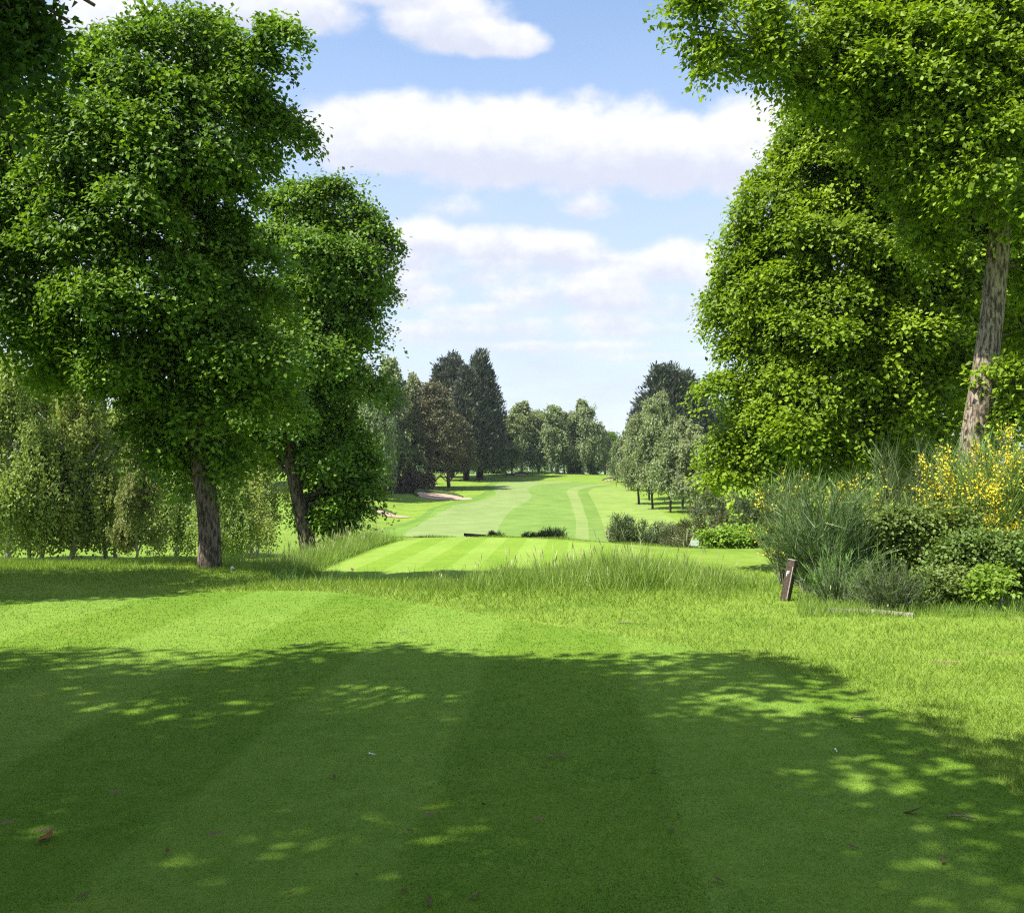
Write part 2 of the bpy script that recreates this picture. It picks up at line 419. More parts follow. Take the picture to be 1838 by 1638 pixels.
# ----------------------------------------------------------------------------
# ground, tees, fairway
# ----------------------------------------------------------------------------
def build_ground():
    xs = np.concatenate([-np.geomspace(1600, 34, 40), np.arange(-33, 33.1, .5), np.geomspace(34, 1600, 40)])
    ys = np.concatenate([-np.geomspace(400, 21, 24), np.arange(-20, 46, .5), np.arange(46, 262, 1.5), np.geomspace(262, 1800, 40)])
    Xg, Yg = np.meshgrid(xs, ys); Zg = H(Xg, Yg)
    V = np.stack([Xg, Yg, Zg], -1).reshape(-1, 3)
    nx = len(xs); i = np.arange(len(ys) - 1)[:, None] * nx; j = np.arange(nx - 1)[None, :]
    q = np.stack([i + j, i + j + 1, i + j + 1 + nx, i + j + nx], -1).reshape(-1, 4)
    tag(link('ground', mesh_np('ground', V, q, 4, smooth=True), M['rough']), 'rough grass ground of the golf course rolling away to the woods', 'ground', kind='structure')
build_ground()

TEE = [(-16, -8), (2.55, -8), (2.5, 4.0), (2.62, 5.6), (2.66, 6.8), (2.45, 8.0), (1.78, 9.2), (.5, 10.6), (-1.1, 12.35), (-2.1, 13.4), (-3.0, 13.95), (-4.7, 13.5), (-6.6, 12.85), (-16, 12.2)]
FT = [(-3.7, 18.9), (-.5, 18.7), (2.2, 19.3), (3.5, 20.9), (4.3, 23.0), (4.2, 25.4), (3.2, 28.0), (1.7, 30.6), (0, 32.3), (-2.2, 32.7), (-3.4, 31.3), (-3.9, 28), (-4.1, 22), (-4.05, 19.8)]
def smooth_poly(p, it=3):
    p = np.array(p, float)
    for _ in range(it):
        q = np.roll(p, -1, 0); p = np.stack([.75 * p + .25 * q, .25 * p + .75 * q], 1).reshape(-1, 2)
    return p
TEE_S = smooth_poly(TEE); FT_S = smooth_poly(FT)
def inside(P, x, y):
    c = np.zeros(len(x), bool); n = len(P); j = n - 1
    for i in range(n):
        xi, yi = P[i]; xj, yj = P[j]
        k = ((yi > y) != (yj > y)) & (x < (xj - xi) * (y - yi) / (yj - yi + 1e-12) + xi)
        c ^= k; j = i
    return c
def flat_sheet(name, poly, z, mat, label):
    me = bpy.data.meshes.new(name)
    me.from_pydata([(x, y, z) for x, y in poly], [], [list(range(len(poly)))]); me.update()
    return tag(link(name, me, mat), label, 'turf', kind='structure')
flat_sheet('tee', TEE_S, .006, M['tee'], 'close mown back tee with pale and dark mowing stripes')
flat_sheet('forward_tee', FT_S, -.442, M['tee2'], 'close mown forward tee with diagonal mowing stripes')

# fairway: cut bands between lines read off the photo and laid on the ground
LINES = [
    [(560, 975), (640, 962), (700, 945), (757, 926), (772, 912), (815, 899), (862, 889), (872, 881), (868, 872), (885, 864.5), (940, 861)],
    [(600, 975), (668, 962), (722, 946), (772, 926), (783, 912), (838, 901), (880, 892), (888, 885), (881, 873), (898, 865.5), (948, 862)],
    [(640, 985), (727, 954), (757, 938), (783, 924), (790, 912), (844, 902), (884, 893.5), (892, 887), (885, 874), (901, 867), (950, 863.5)],
    [(880, 990), (891, 962), (894, 947), (905, 930), (916, 916), (952, 897), (955, 889.5), (944, 878), (966, 869.5), (1019, 865.5), (1040, 864)],
    [(1030, 990), (1032, 971), (1034, 945), (1033, 928), (1023, 897), (1017, 884), (1020, 878), (1031, 874.5), (1054, 870.5), (1076, 868.5), (1084, 867)],
    [(1058, 990), (1057, 971), (1056, 945), (1054, 931), (1042, 897), (1036, 884), (1039, 879), (1050, 876), (1070, 872), (1091, 869.8), (1098, 868)],
    [(1093, 990), (1089, 971), (1084, 945), (1078, 928), (1063, 897), (1055, 884), (1058, 879.5), (1069, 876), (1088, 873.2), (1106, 871.5), (1112, 870)],
    [(1330, 990), (1290, 971), (1240, 945), (1200, 928), (1160, 900), (1140, 888), (1136, 882), (1132, 878), (1126, 875), (1120, 873), (1116, 871)]]
def world_line(ln, n=90):
    out = []
    for (px, py) in ln: out.append(gp(px, py, dmin=36.5))
    p = np.array(out)
    # even spacing with rounded corners
    s = np.concatenate([[0], np.cumsum(np.hypot(*np.diff(p, axis=0).T))])
    t = np.linspace(0, s[-1], 400)
    q = np.stack([np.interp(t, s, p[:, 0]), np.interp(t, s, p[:, 1])], 1)
    k = np.exp(-.5 * (np.linspace(-2, 2, 31)) ** 2); k /= k.sum()
    q = np.stack([np.convolve(np.pad(q[:, i], 15, mode='edge'), k, 'valid') for i in range(2)], 1)
    return q[np.linspace(0, 399, n).astype(int)]
WL = [world_line(l) for l in LINES]
# (name, two base greens, label)
BANDS = [('fairway_fringe', (.085, .165, .022), (.13, .22, .035), 'darker cut of semi rough along the left edge of the fairway'),
         ('fairway_edge', (.105, .195, .024), (.15, .25, .04), 'narrow first cut beside the pale left half of the fairway'),
         ('fairway_pale_half', (.145, .205, .060), (.205, .265, .090), 'pale silvery left half of the winding fairway'),
         ('fairway_dark_half', (.105, .185, .032), (.16, .245, .052), 'darker green right half of the winding fairway'),
         ('fairway_pale_strip', (.150, .212, .055), (.21, .275, .08), 'pale narrow mown strip along the right side of the fairway'),
         ('fairway_dark_strip', (.10, .178, .028), (.155, .235, .046), 'dark narrow mown strip right of the pale strip'),
         ('semi_rough', (.145, .22, .042), (.21, .285, .066), 'light semi rough right of the fairway in front of the birches')]
for k, (nm, c0, c1, lb) in enumerate(BANDS):
    A, Bp = WL[k], WL[k + 1]; nu = 10
    u = np.linspace(0, 1, nu)[None, :, None]
    XY = A[:, None, :] * (1 - u) + Bp[:, None, :] * u
    Z = H(XY[..., 0], XY[..., 1]) + .05
    V = np.concatenate([XY, Z[..., None]], -1).reshape(-1, 3)
    n = len(A); i = np.arange(n - 1)[:, None] * nu; j = np.arange(nu - 1)[None, :]
    q = np.stack([i + j, i + j + 1, i + j + 1 + nu, i + j + nu], -1).reshape(-1, 4)
    tag(link(nm, mesh_np(nm, V, q, 4, smooth=True), grass_ground(nm, (c0, c1), .45, None, False, .5, 9)), lb, 'fairway', kind='structure')

def bunker(px0, px1, py, depth_px, label, ydepth):
    """sand hollow with a turf lip behind it"""
    xa, ya = gp(px0, py, 36.5); xb, yb = gp(px1, py, 36.5)
    cx_, cy_ = (xa + xb) / 2, (ya + yb) / 2; rx = abs(xb - xa) / 2
    r = np.random.default_rng(int(px0)); n = 36; rings = 7
    th = np.linspace(0, 2 * np.pi, n, endpoint=False)
    wob = 1 + .13 * np.sin(2 * th + r.uniform(0, 6)) + .10 * np.sin(3 * th + r.uniform(0, 6)) + .05 * np.sin(5 * th)
    ang = math.atan2(yb - ya, xb - xa)
    V = []
    for k in range(rings + 1):
        f = k / rings
        ex = rx * wob * np.cos(th) * f; ey = ydepth * wob * np.sin(th) * f
        x = cx_ + ex * math.cos(ang) - ey * math.sin(ang); y = cy_ + ex * math.sin(ang) + ey * math.cos(ang)
        # sand face rises towards the far lip so it shows from the tee
        z = H(x, y) + .07 + (.55 * np.clip(np.sin(th), 0, 1) * f ** 2) * min(1, ydepth / 3)
        V.append(np.stack([x, y, z], 1))
    V = np.concatenate(V)
    i = np.arange(rings)[:, None] * n; j = np.arange(n)[None, :]; j2 = (j + 1) % n
    q = np.stack([i + j, i + j2, i + n + j2, i + n + j], -1).reshape(-1, 4)
    root = empty('bunker', (0, 0, 0)); tag(root, label, 'bunker', 'sand bunkers along the fairway')
    link('sand', mesh_np('sand', V, q, 4, smooth=True), M['sand'], root)
    # lip: a turf roll round the far half
    T = Tubes(); sel = [s_ for s_ in range(n + 1) if math.sin(2 * math.pi * s_ / n) > -.05]
    ring = V[rings * n:]
    back = np.array([ring[s_ % n] for s_ in range(0, n // 2 + 1)])
    back[:, 1] += .15; back[:, 2] += .05
    rad = .16 + .22 * np.sin(np.linspace(0, np.pi, len(back))) * min(1, ydepth / 3)
    T.tube(back, rad, 8, r, .1)
    link('turf_lip', T.mesh('turf_lip'), M['sandlip'], root)
bunker(738, 846, 892.5, 12, 'long pinkish sand bunker left of the fairway below the pine', 3.4)
bunker(664, 728, 924, 12, 'small pinkish sand bunker at the left beside the drooping oak leaves', 2.4)
bunker(922, 945, 853, 4, 'small bunker at the far left front of the green', 1.6)
bunker(1083, 1104, 862.5, 4, 'thin bunker at the far right before the green', 1.6)

# ----------------------------------------------------------------------------
# foliage builders
# ----------------------------------------------------------------------------
def leaf_quads(P, D, N, L, Wd, fold=.18):
    """kite-shaped leaves: base P, direction D, normal N, length L, width Wd"""
    D = norm(D); S = norm(np.cross(D, N)); N = np.cross(S, D)
    L = np.broadcast_to(L, (len(P),))[:, None]; Wd = np.broadcast_to(Wd, (len(P),))[:, None]
    a = P; c = P + D * L
    m = P + D * L * .55
    b = m + S * Wd * .5 + N * Wd * fold; d = m - S * Wd * .5 + N * Wd * fold
    V = np.stack([a, b, c, d], 1).reshape(-1, 3)
    q = np.arange(len(P) * 4).reshape(-1, 4)
    return V, q

def blades(P, D, L, Wd, r, bend=.3):
    """narrow blades: base P, tip direction D; one kinked strip of three triangles as quad + tri -> two quads"""
    D = norm(D); n = len(P)
    S = norm(np.cross(D, rand_dirs(r, n)))
    L = np.broadcast_to(L, (n,))[:, None]; Wd = np.broadcast_to(Wd, (n,))[:, None]
    tip = P + D * L
    tip[:, 2] -= (L[:, 0] * bend * r.uniform(0, 1, n) * .35)
    tip += norm(D * [1, 1, 0] + 1e-4) * L * bend * .5 * r.uniform(0, 1, (n, 1))
    V = np.stack([P - S * Wd * .5, P + S * Wd * .5, tip], 1).reshape(-1, 3)
    return V, np.arange(n * 3).reshape(-1, 3)

def in_ells(E, r, n, shell=.5, top=0.0):
    """points in a union of ellipsoids (cx,cy,cz,rx,ry,rz), biased to the outside; returns points, outward normals, index"""
    E = np.asarray(E, float)
    wgt = (E[:, 3] * E[:, 4] * E[:, 5]) ** (2 / 3); idx = r.choice(len(E), n, p=wgt / wgt.sum())
    d = rand_dirs(r, n)
    if top: d[:, 2] += top; d = norm(d)
    rad = 1 - shell * r.uniform(0, 1, n) ** 1.7
    e = E[idx]
    P = e[:, :3] + d * rad[:, None] * e[:, 3:6]
    Nn = norm(d / e[:, 3:6])
    return P, Nn, idx

def keep_outer(P, E, idx, lim=.62):
    """drop points deep inside a neighbouring ellipsoid"""
    E = np.asarray(E, float); ok = np.ones(len(P), bool)
    for k in range(len(E)):
        q = np.linalg.norm((P - E[k, :3]) / E[k, 3:6], axis=1)
        ok &= ~((q < lim) & (idx != k))
    return ok

def leafy_crown(name, E, r, n_clump, per, clump_r, leaf, flat=.22, shell=.55, lim=.6, droop=0.0, jitter=.2, tint0=.5, sublobes=4, voids=-.95, gaps=None, boughs=0, bough_r=.6, fill=.2, tuck=.42):
    """foliage as many separate sprays of leaves set through the crown's volume; each lobe carries smaller lobes so the outline is uneven"""
    E = np.asarray(E, float); E2 = [E]; par = [np.arange(len(E))]
    if sublobes:
        ei = np.repeat(np.arange(len(E)), sublobes); d = rand_dirs(r, len(ei)); d[:, 2] = d[:, 2] * .8 + .15
        sub_ = np.concatenate([E[ei, :3] + norm(d) * E[ei, 3:6] * r.uniform(.72, 1.0, (len(ei), 1)), E[ei, 3:6] * r.uniform(.26, .48, (len(ei), 1))], 1)
        E2.append(sub_); par.append(ei)
    E2 = np.concatenate(E2); par = np.concatenate(par)
    P, Nn, idx = in_ells(E2, r, n_clump, shell)
    ok = keep_outer(P, E2, idx, lim); P, Nn, idx = P[ok], Nn[ok], par[idx[ok]]
    if boughs:
        E2 = E2.copy(); E2[:, 3:6] = np.maximum(E2[:, 3:6] - bough_r * tuck, E2[:, 3:6] * .45)
        # foliage cushions: each bough carries sprays over its top and outer side and is open beneath
        C, Cn, ci = in_ells(E2, r, boughs * 6, shell)
        ok = keep_outer(C, E2, ci, lim); C, Cn, ci = C[ok], Cn[ok], ci[ok]
        sel = []
        for i_ in range(len(C)):
            if len(sel) >= boughs: break
            if not sel or np.min(np.linalg.norm((C[sel] - C[i_]) * [1, 1, 1.5], axis=1)) > bough_r * 1.15: sel.append(i_)
        C, Cn, ci = C[sel], Cn[sel], ci[sel]; nb = len(C)
        br = bough_r * r.uniform(.6, 1.3, nb); ns = n_clump // nb
        bi = np.repeat(np.arange(nb), ns)
        dd = norm(rand_dirs(r, len(bi)) + Cn[bi] * .75 + np.array([0, 0, .75]))
        P1 = C[bi] + dd * br[bi][:, None] * [1, 1, .62] * r.uniform(.55, 1.08, (len(bi), 1))
        P2, N2, i2 = in_ells(E, r, int(n_clump * fill), .9)
        P = np.concatenate([P1, P2]); Nn = np.concatenate([dd, N2]); idx = np.concatenate([par[ci[bi]], i2])
    if gaps is not None:                                                         # openings in the canopy where the sun comes through
        off, holes = gaps; W = P + off; gx_ = W[:, 0] - SUN[0] / SUN[2] * W[:, 2]; gy_ = W[:, 1] - SUN[1] / SUN[2] * W[:, 2]
        ok = np.ones(len(P), bool)
        for (hx, hy, ha, hb) in holes: ok &= ((gx_ - hx) / (ha + clump_r * .75)) ** 2 + ((gy_ - hy) / (hb + clump_r * .75)) ** 2 > 1
        P, Nn, idx = P[ok], Nn[ok], idx[ok]
    k1 = r.normal(size=(3, 3)) * (2.2 / (clump_r * 3)); ph0 = r.uniform(0, 6, 3)
    void = np.sin(P @ k1[0] + ph0[0]) + np.sin(P @ k1[1] + ph0[1]) + np.sin(P @ k1[2] + ph0[2])
    ok = void > voids; P, Nn, idx = P[ok], Nn[ok], idx[ok]
    n = len(P)
    up = norm(Nn * .8 + np.array([0, 0, .75]) + r.normal(size=(n, 3)) * .25)      # spray axis
    a = norm(np.cross(up, rand_dirs(r, n))); b = np.cross(up, a)
    cr = clump_r * np.exp(r.normal(size=n) * .33)
    cnt = np.clip(per * (cr / clump_r) ** 2, 5, per * 3).astype(int)
    rep = np.repeat(np.arange(n), cnt); m = len(rep)
    # three to five fingers per spray: leaves gather along twigs rather than filling a disc
    nf = 5; ph = r.uniform(0, 2 * np.pi, n)
    th = ph[rep] + r.integers(0, nf, m) * (2 * np.pi / nf) + r.normal(size=m) * .30
    rad = r.uniform(0, 1, m) ** .62 * cr[rep] * (1 + .25 * np.sin(3.7 * th + ph[rep]))
    hgt = r.normal(size=m) * flat * cr[rep] - (rad ** 2) / cr[rep] * .30
    radial = np.cos(th)[:, None] * a[rep] + np.sin(th)[:, None] * b[rep]
    Q = P[rep] + radial * rad[:, None] + up[rep] * hgt[:, None]
    Q[:, 2] -= droop * rad
    D = norm(radial * .8 + r.normal(size=(m, 3)) * .6 + np.array([0, 0, -.15]))
    N = norm(up[rep] + np.array(SUN) * .85 + r.normal(size=(m, 3)) * .42)            # leaves turn towards the light
    s = leaf * r.uniform(.65, 1.3, m)
    V, q = leaf_quads(Q, D, N, s, s * r.uniform(.6, .85, m))
    cl = r.normal(size=n) * .2
    tt = np.clip(tint0 - .14 + .28 * rad / cr[rep] + cl[rep] + r.normal(size=m) * jitter, 0, 1)     # young leaves at the spray tips are paler
    return mesh_np(name, V, q, 4, tint=np.repeat(tt, 4)), P, idx

def curve(p0, p1, sag, n, r, wig):
    t = np.linspace(0, 1, n)[:, None]
    p0 = np.asarray(p0, float); p1 = np.asarray(p1, float)
    mid = (p0 + p1) / 2 + np.array([0, 0, sag])
    q = (1 - t) ** 2 * p0 + 2 * t * (1 - t) * mid + t ** 2 * p1
    w = r.normal(size=(n, 3)) * wig; w[0] = 0; w[-1] = 0
    return q + w

def big_tree(name, label, cat, trunk, rad, E, r, leafmat, barkmat, n_clump, per, clump_r, leaf, sub=7, group=None, limb_r=.13, sides=12, rise=.55, **kw):
    """near tree: trunk along given points, one limb with boughs into every lobe of the crown, crown of leaf sprays"""
    trunk = np.asarray(trunk, float)
    root = empty(name, trunk[0]); o = trunk[0]
    tag(root, label, cat, group)
    me, P, idx = leafy_crown('crown', [(e[0] - o[0], e[1] - o[1], e[2] - o[2]) + tuple(e[3:6]) for e in E], r, n_clump, per, clump_r, leaf, **kw)
    link('crown', me, leafmat, root)
    # trunk: interpolate smoothly and flare at the foot
    s = np.linspace(0, len(trunk) - 1, 26); k = np.arange(len(trunk))
    tp = np.stack([np.interp(s, k, trunk[:, i]) for i in range(3)], 1) - o
    ker = np.array([.25, .5, .25])
    for _ in range(3): tp[1:-1] = .25 * tp[:-2] + .5 * tp[1:-1] + .25 * tp[2:]
    tr = np.interp(s, k, rad); tr = tr * (1 + .16 * np.exp(-(tp[:, 2] - tp[0, 2]) / .25))
    tp[0, 2] -= .25
    T = Tubes(); T.tube(tp, tr, sides + 6, r, .05); link('trunk', T.mesh('trunk'), barkmat, root)
    for e_i, e in enumerate(E):
        c = np.array(e[:3]) - o
        # leave the trunk below the lobe
        zc = c[2] - rise * max(.5, np.hypot(c[0], c[1])) - e[5] * .4 * rise / .55
        j = int(np.clip(np.argmin(np.abs(tp[:, 2] - zc)), 7, 25))
        T = Tubes(); L = curve(tp[j], c, .25, 9, r, .06)
        lr = min(limb_r, tr[j] * .75); T.tube(L, np.linspace(lr, lr * .35, 9), 7, r, .06)
        mine = np.where(idx == e_i)[0]
        if len(mine):
            for q in r.choice(mine, min(sub, len(mine)), replace=False):
                a = L[r.integers(4, 9)]
                T.tube(curve(a, P[q], .1, 6, r, .05), np.linspace(lr * .36, lr * .08, 6), 5)
        link('limb', T.mesh('limb'), barkmat, root)
    return root

def E_px(lst, d, depth=None):
    """crown lobes given as photo (column, row, half width, half height[, distance offset]) at distance d"""
    out = []
    for e in lst:
        px, py, rx, ry = e[:4]; dd = d + (e[4] if len(e) > 4 else 0)
        p = at(px, py, dd); w, h = rx / F * dd, ry / F * dd
        out.append((p[0], p[1], p[2], w, (depth or .9) * (w + h) / 2, h))
    return out

# ---- near trees -------------------------------------------------------------
r = np.random.default_rng(3)
# left oak
r = np.random.default_rng(301)
d1 = 17.3
Eo = E_px([(345, 85, 80, 85, .3), (240, 150, 105, 95, -.4), (450, 150, 85, 85, .2), (470, 250, 60, 80, .5), (140, 250, 120, 90, -.8), (330, 260, 150, 110, -.5),
           (30, 340, 90, 90, .2), (180, 390, 140, 85, -1.0), (370, 390, 120, 100, .4), (40, 480, 100, 60, -.6), (230, 520, 140, 75, -1.1), (420, 500, 85, 90, .6),
           (70, 580, 110, 45, -.3), (180, 630, 110, 55, -.3), (340, 620, 130, 80, .3), (290, 710, 85, 55, .6), (420, 690, 80, 80, .8), (360, 780, 70, 45, 1.0), (455, 660, 60, 50, -.6),
           (-80, 300, 100, 110, 0), (-70, 500, 90, 80, 0), (280, 660, 120, 60, -.5), (130, 660, 90, 40, .2), (400, 740, 70, 60, -.3), (335, 745, 60, 50, -.5), (20, 600, 70, 50, 0), (15, 420, 90, 85, 0), (10, 260, 85, 70, .3), (20, 530, 90, 60, -.3), (322, 825, 34, 50, .2), (414, 815, 26, 42, .2), (300, 770, 50, 40, .3)], d1, .95)
g = gp(376, 1018); base1 = np.array([(376 - CX) / F * d1, d1, hz((376 - CX) / F * d1, d1)])
t1 = [base1, at(377, 950, d1), at(368, 870, d1), at(352, 780, d1 + .1), at(340, 640, d1 + .1), at(335, 480, d1), at(335, 300, d1), at(340, 140, d1)]
big_tree('oak_tree', 'large spreading oak with stout pale grey trunk at the left end of the tee', 'tree', t1, [.195, .185, .19, .165, .13, .10, .07, .03], Eo, r, M['oak'], M['bark'],
         2700, 52, .30, .092, sub=7, shell=.6, lim=.6, limb_r=.06, rise=.5, voids=-9, flat=.2, sublobes=3, boughs=210, bough_r=.62, fill=.28, group='oaks beside the tee')
# second oak, leaning, behind the bank
r = np.random.default_rng(302)
d2 = 34.0
Eo = E_px([(590, 380, 70, 65, 0), (650, 430, 45, 75, .2), (530, 420, 70, 90, .5), (600, 490, 85, 75, -.6), (665, 510, 38, 60, .3), (540, 560, 85, 80, 0), (620, 590, 70, 55, .3),
           (560, 640, 100, 60, -.6), (480, 640, 60, 80, .4), (600, 700, 60, 60, .6), (510, 730, 90, 60, 0), (460, 780, 55, 50, .5), (600, 790, 55, 60, .8), (622, 860, 38, 50, 1.0), (592, 900, 50, 40, 1.0), (618, 920, 26, 26, .6), (605, 850, 55, 60, 1.8), (612, 905, 40, 45, 1.4), (555, 800, 60, 50, 2.2), (600, 930, 40, 28, 1.6)], d2, .9)
b2 = np.array([(556 - CX) / F * d2, d2, hz((556 - CX) / F * d2, d2)])
t2 = [b2, at(551, 965, d2), at(532, 880, d2), at(514, 800, d2), at(530, 700, d2), at(560, 560, d2), at(585, 400, d2)]
big_tree('oak_tree', 'slender leaning oak with dark forked trunk behind the long grass bank', 'tree', t2, [.28, .26, .22, .18, .14, .1, .04], Eo, r, M['oak'], M['bark_dark'],
         1900, 48, .48, .145, sub=6, shell=.6, lim=.6, limb_r=.09, rise=.6, voids=-9, flat=.2, sublobes=3, boughs=150, bough_r=.95, fill=.28, group='oaks beside the tee')

# tree just out of view whose crown shades the left end of the bank
cM = (-11.3, 12.7, 6.0)
Eo = [(cM[0], cM[1], cM[2], 3.2, 2.4, 2.6), (-9.9, 12.6, 4.4, 1.6, 1.6, 1.0), (-12.0, 12.0, 7.6, 2.0, 1.4, 1.2)]
bt = np.array([-11.6, 13.2, hz(-11.6, 13.2)])
big_tree('oak_tree', 'oak just outside the left edge that shades the grass under the stout oak', 'tree', [bt, bt + [.05, 0, 2], bt + [.2, 0, 4], bt + [.5, 0, 6.5], bt + [.9, 0, 9]], [.30, .27, .2, .13, .05], Eo, r, M['oak_shade_tone'], M['bark_dark'],
         1000, 60, .5, .12, sub=5, shell=.8, lim=.35, group='oaks beside the tee')
# big oak out of view on the left: it throws the broad shadow over the tee
r = np.random.default_rng(304)
Eo = [(-9.7, 2.2, 9.2, 3.6, 3.4, 3.0), (-11.0, -1.5, 9.0, 3.2, 3.0, 3.0), (-8.0, 4.6, 8.2, 2.3, 1.9, 1.8), (-6.6, 2.2, 7.6, 2.1, 2.6, 1.5), (-7.4, -1.2, 8.2, 2.6, 2.6, 2.0), (-11.5, 4.2, 9.0, 2.6, 2.4, 2.4),
      (-4.9, .6, 6.6, 1.4, 2.0, 1.0), (-5.2, 4.4, 7.3, 1.2, 1.5, .7), (-13.0, 1.5, 8.5, 2.5, 3.5, 2.5), (-4.6, 3.0, 6.8, 1.3, 1.4, .8), (-6.8, 4.9, 7.6, 1.6, 1.5, 1.0), (-5.2, -1.6, 6.9, 1.6, 1.8, 1.0), (-9.6, 5.0, 8.4, 2.0, 1.7, 1.6)]
Eo = [(e[0] + 1.2, e[1] - .45) + e[2:] for e in Eo] + [(-1.0, 3.2, 6.2, .6, .7, .4), (-2.9, 5.3, 7.2, .9, .8, .5), (-4.2, 5.9, 7.4, 1.3, .8, .5), (-5.9, 6.0, 7.5, 1.2, .8, .5), (-2.5, 4.2, 7.0, .7, .8, .4)]
bt = np.array([-8.4, .4, 0.0])
shade_oak = big_tree('oak_tree', 'tall oak left of the tee, its dark branches hanging into the top left corner', 'tree', [bt, bt + [.1, 0, 2], bt + [.2, .2, 5], bt + [.4, .5, 8], bt + [.5, .6, 11]], [.4, .34, .28, .18, .06], Eo, r, M['oak'], M['bark'],
         2600, 40, .46, .15, sub=5, shell=.85, lim=.25, voids=-1.35,
         gaps=(bt, [(-1.25, 7.5, .62, .12), (-2.15, 6.3, .3, .12), (-2.1, 4.4, .38, .2), (-.15, 4.1, .3, .08), (-2.6, 8.7, .3, .02), (-3.0, 7.1, .5, .1), (-.9, 6.5, .45, .08), (-3.6, 8.4, .3, .02), (1.9, 5.2, .2, .1), (1.2, 8.0, .2, .02), (-.4, 5.2, .1, .02)]), group='oaks beside the tee')

# its low outer boughs hang into the top left corner of the view
Ec = E_px([(30, 30, 130, 70), (125, 40, 70, 50, .2), (-10, 120, 75, 70, -.2), (170, 10, 40, 30), (-60, 60, 120, 150, .3), (60, 90, 50, 35, .2), (10, 215, 26, 40, .1)], 6.6)
Ec = [(e[0] - bt[0], e[1] - bt[1], e[2] - bt[2]) + tuple(e[3:6]) for e in Ec]
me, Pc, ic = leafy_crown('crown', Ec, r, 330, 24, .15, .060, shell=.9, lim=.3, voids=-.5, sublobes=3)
link('crown', me, M['oak_shade_tone'], shade_oak)
T = Tubes(); c0 = np.array([1.2, 1.0, 6.0])
for e in Ec:
    L_ = curve(c0, e[:3], .2, 8, r, .04); T.tube(L_, np.linspace(.05, .012, 8), 6)
    for q in Pc[ic == Ec.index(e)][:8]: T.tube(curve(L_[6], q, .03, 4, r, .02), np.linspace(.012, .004, 4), 4)
link('limb', T.mesh('limb'), M['bark_dark'], shade_oak)

# right: dense bright tree
r = np.random.default_rng(305)
d3 = 21.0
Eo = E_px([(1590, 180, 140, 130, 1.0), (1490, 290, 90, 90, .4), (1590, 330, 130, 110, -.2), (1410, 380, 95, 75, .4), (1520, 430, 140, 90, -.6), (1370, 470, 85, 75, .6), (1640, 480, 110, 120, 0),
           (1450, 540, 130, 80, -.6), (1340, 560, 65, 60, .9), (1580, 600, 140, 90, -.5), (1390, 640, 95, 65, 0), (1500, 680, 130, 75, -.9), (1345, 730, 80, 60, .2), (1620, 720, 110, 80, 0),
           (1440, 770, 120, 65, -.7), (1320, 810, 75, 60, .4), (1400, 830, 90, 50, -.2), (1560, 800, 110, 70, -.2), (1370, 850, 80, 40, .3), (1680, 620, 100, 120, .8), (1700, 350, 110, 160, 1.5), (1680, 800, 90, 80, .8), (1530, 170, 110, 100, -.2), (1465, 235, 75, 75, .1), (1560, 90, 100, 80, .2), (1790, 470, 110, 130, 1.6), (1800, 650, 110, 120, 1.6), (1900, 560, 110, 160, 2.0), (1640, 140, 110, 100, .3), (1360, 640, 60, 70, .5), (1350, 480, 50, 60, .6)], d3, .85)
bt = np.array([(1540 - CX) / F * d3, d3 + .6, hz((1540 - CX) / F * d3, d3 + .6)])
big_tree('hornbeam_tree', 'dense bright green broadleaf tree filling the right side to the ground', 'tree', [bt, bt + [0, 0, 2], bt + [.1, 0, 4], bt + [.3, 0, 7], bt + [.5, 0, 9.5]], [.3, .26, .2, .13, .05], Eo, r, M['oak_r'], M['bark'],
         5000, 50, .34, .106, sub=5, shell=.5, lim=.66, limb_r=.05, voids=-9, flat=.2, sublobes=3, boughs=380, bough_r=.64, fill=.3, tuck=.55)
r = np.random.default_rng(306)
# right: oak with the pale leaning trunk, its limbs reach over the tee
d4 = 15.5
Eo = E_px([(1770, 90, 110, 120, -.4), (1690, 70, 100, 90, .4), (1800, 240, 85, 95, -.6), (1720, 210, 80, 80, -.2), (1590, 30, 110, 65, 0), (1460, 40, 80, 45, -.6), (1390, 95, 50, 34, -.9), (1285, 95, 52, 44, -1.0),
           (1245, 45, 34, 34, -1.1), (1340, 20, 60, 26, -.8), (1880, 480, 55, 80, .5), (1700, 400, 40, 35, .5), (1850, 590, 40, 40, .2), (1860, 200, 90, 150, 0), (1650, -60, 200, 90, .4), (1840, 700, 45, 40, -.4), (1680, 290, 90, 80, -.5), (1770, 290, 80, 85, -1.0), (1640, 200, 90, 80, -.6), (1560, 110, 100, 60, -.4), (1850, 360, 50, 60, -1.0), (1850, 780, 60, 50, -.2), (1500, 130, 80, 60, -.3), (1590, 210, 80, 70, 0), (1435, 125, 40, 34, -.6), (1620, 110, 90, 80, -.9), (1700, 150, 90, 90, -1.2), (1830, 130, 70, 80, -1.2)], d4, .9)
bt = np.array([(1742 - CX) / F * d4, d4, hz((1742 - CX) / F * d4, d4)])
t4 = [bt, at(1742, 830, d4), at(1756, 740, d4), at(1778, 600, d4), at(1790, 470, d4), at(1798, 380, d4 + .1), at(1800, 240, d4 + .1), at(1790, 80, d4), at(1780, -120, d4)]
big_tree('oak_tree', 'oak with rough pale leaning trunk at the right edge, limbs reaching overhead', 'tree', t4, [.25, .215, .195, .18, .17, .15, .13, .10, .05], Eo, r, M['oak_r'], M['bark_pale'],
         2300, 50, .29, .09, sub=5, shell=.6, lim=.6, limb_r=.034, rise=.12, voids=-9, flat=.2, sublobes=3, boughs=190, bough_r=.52, fill=.15, group='oaks beside the tee')

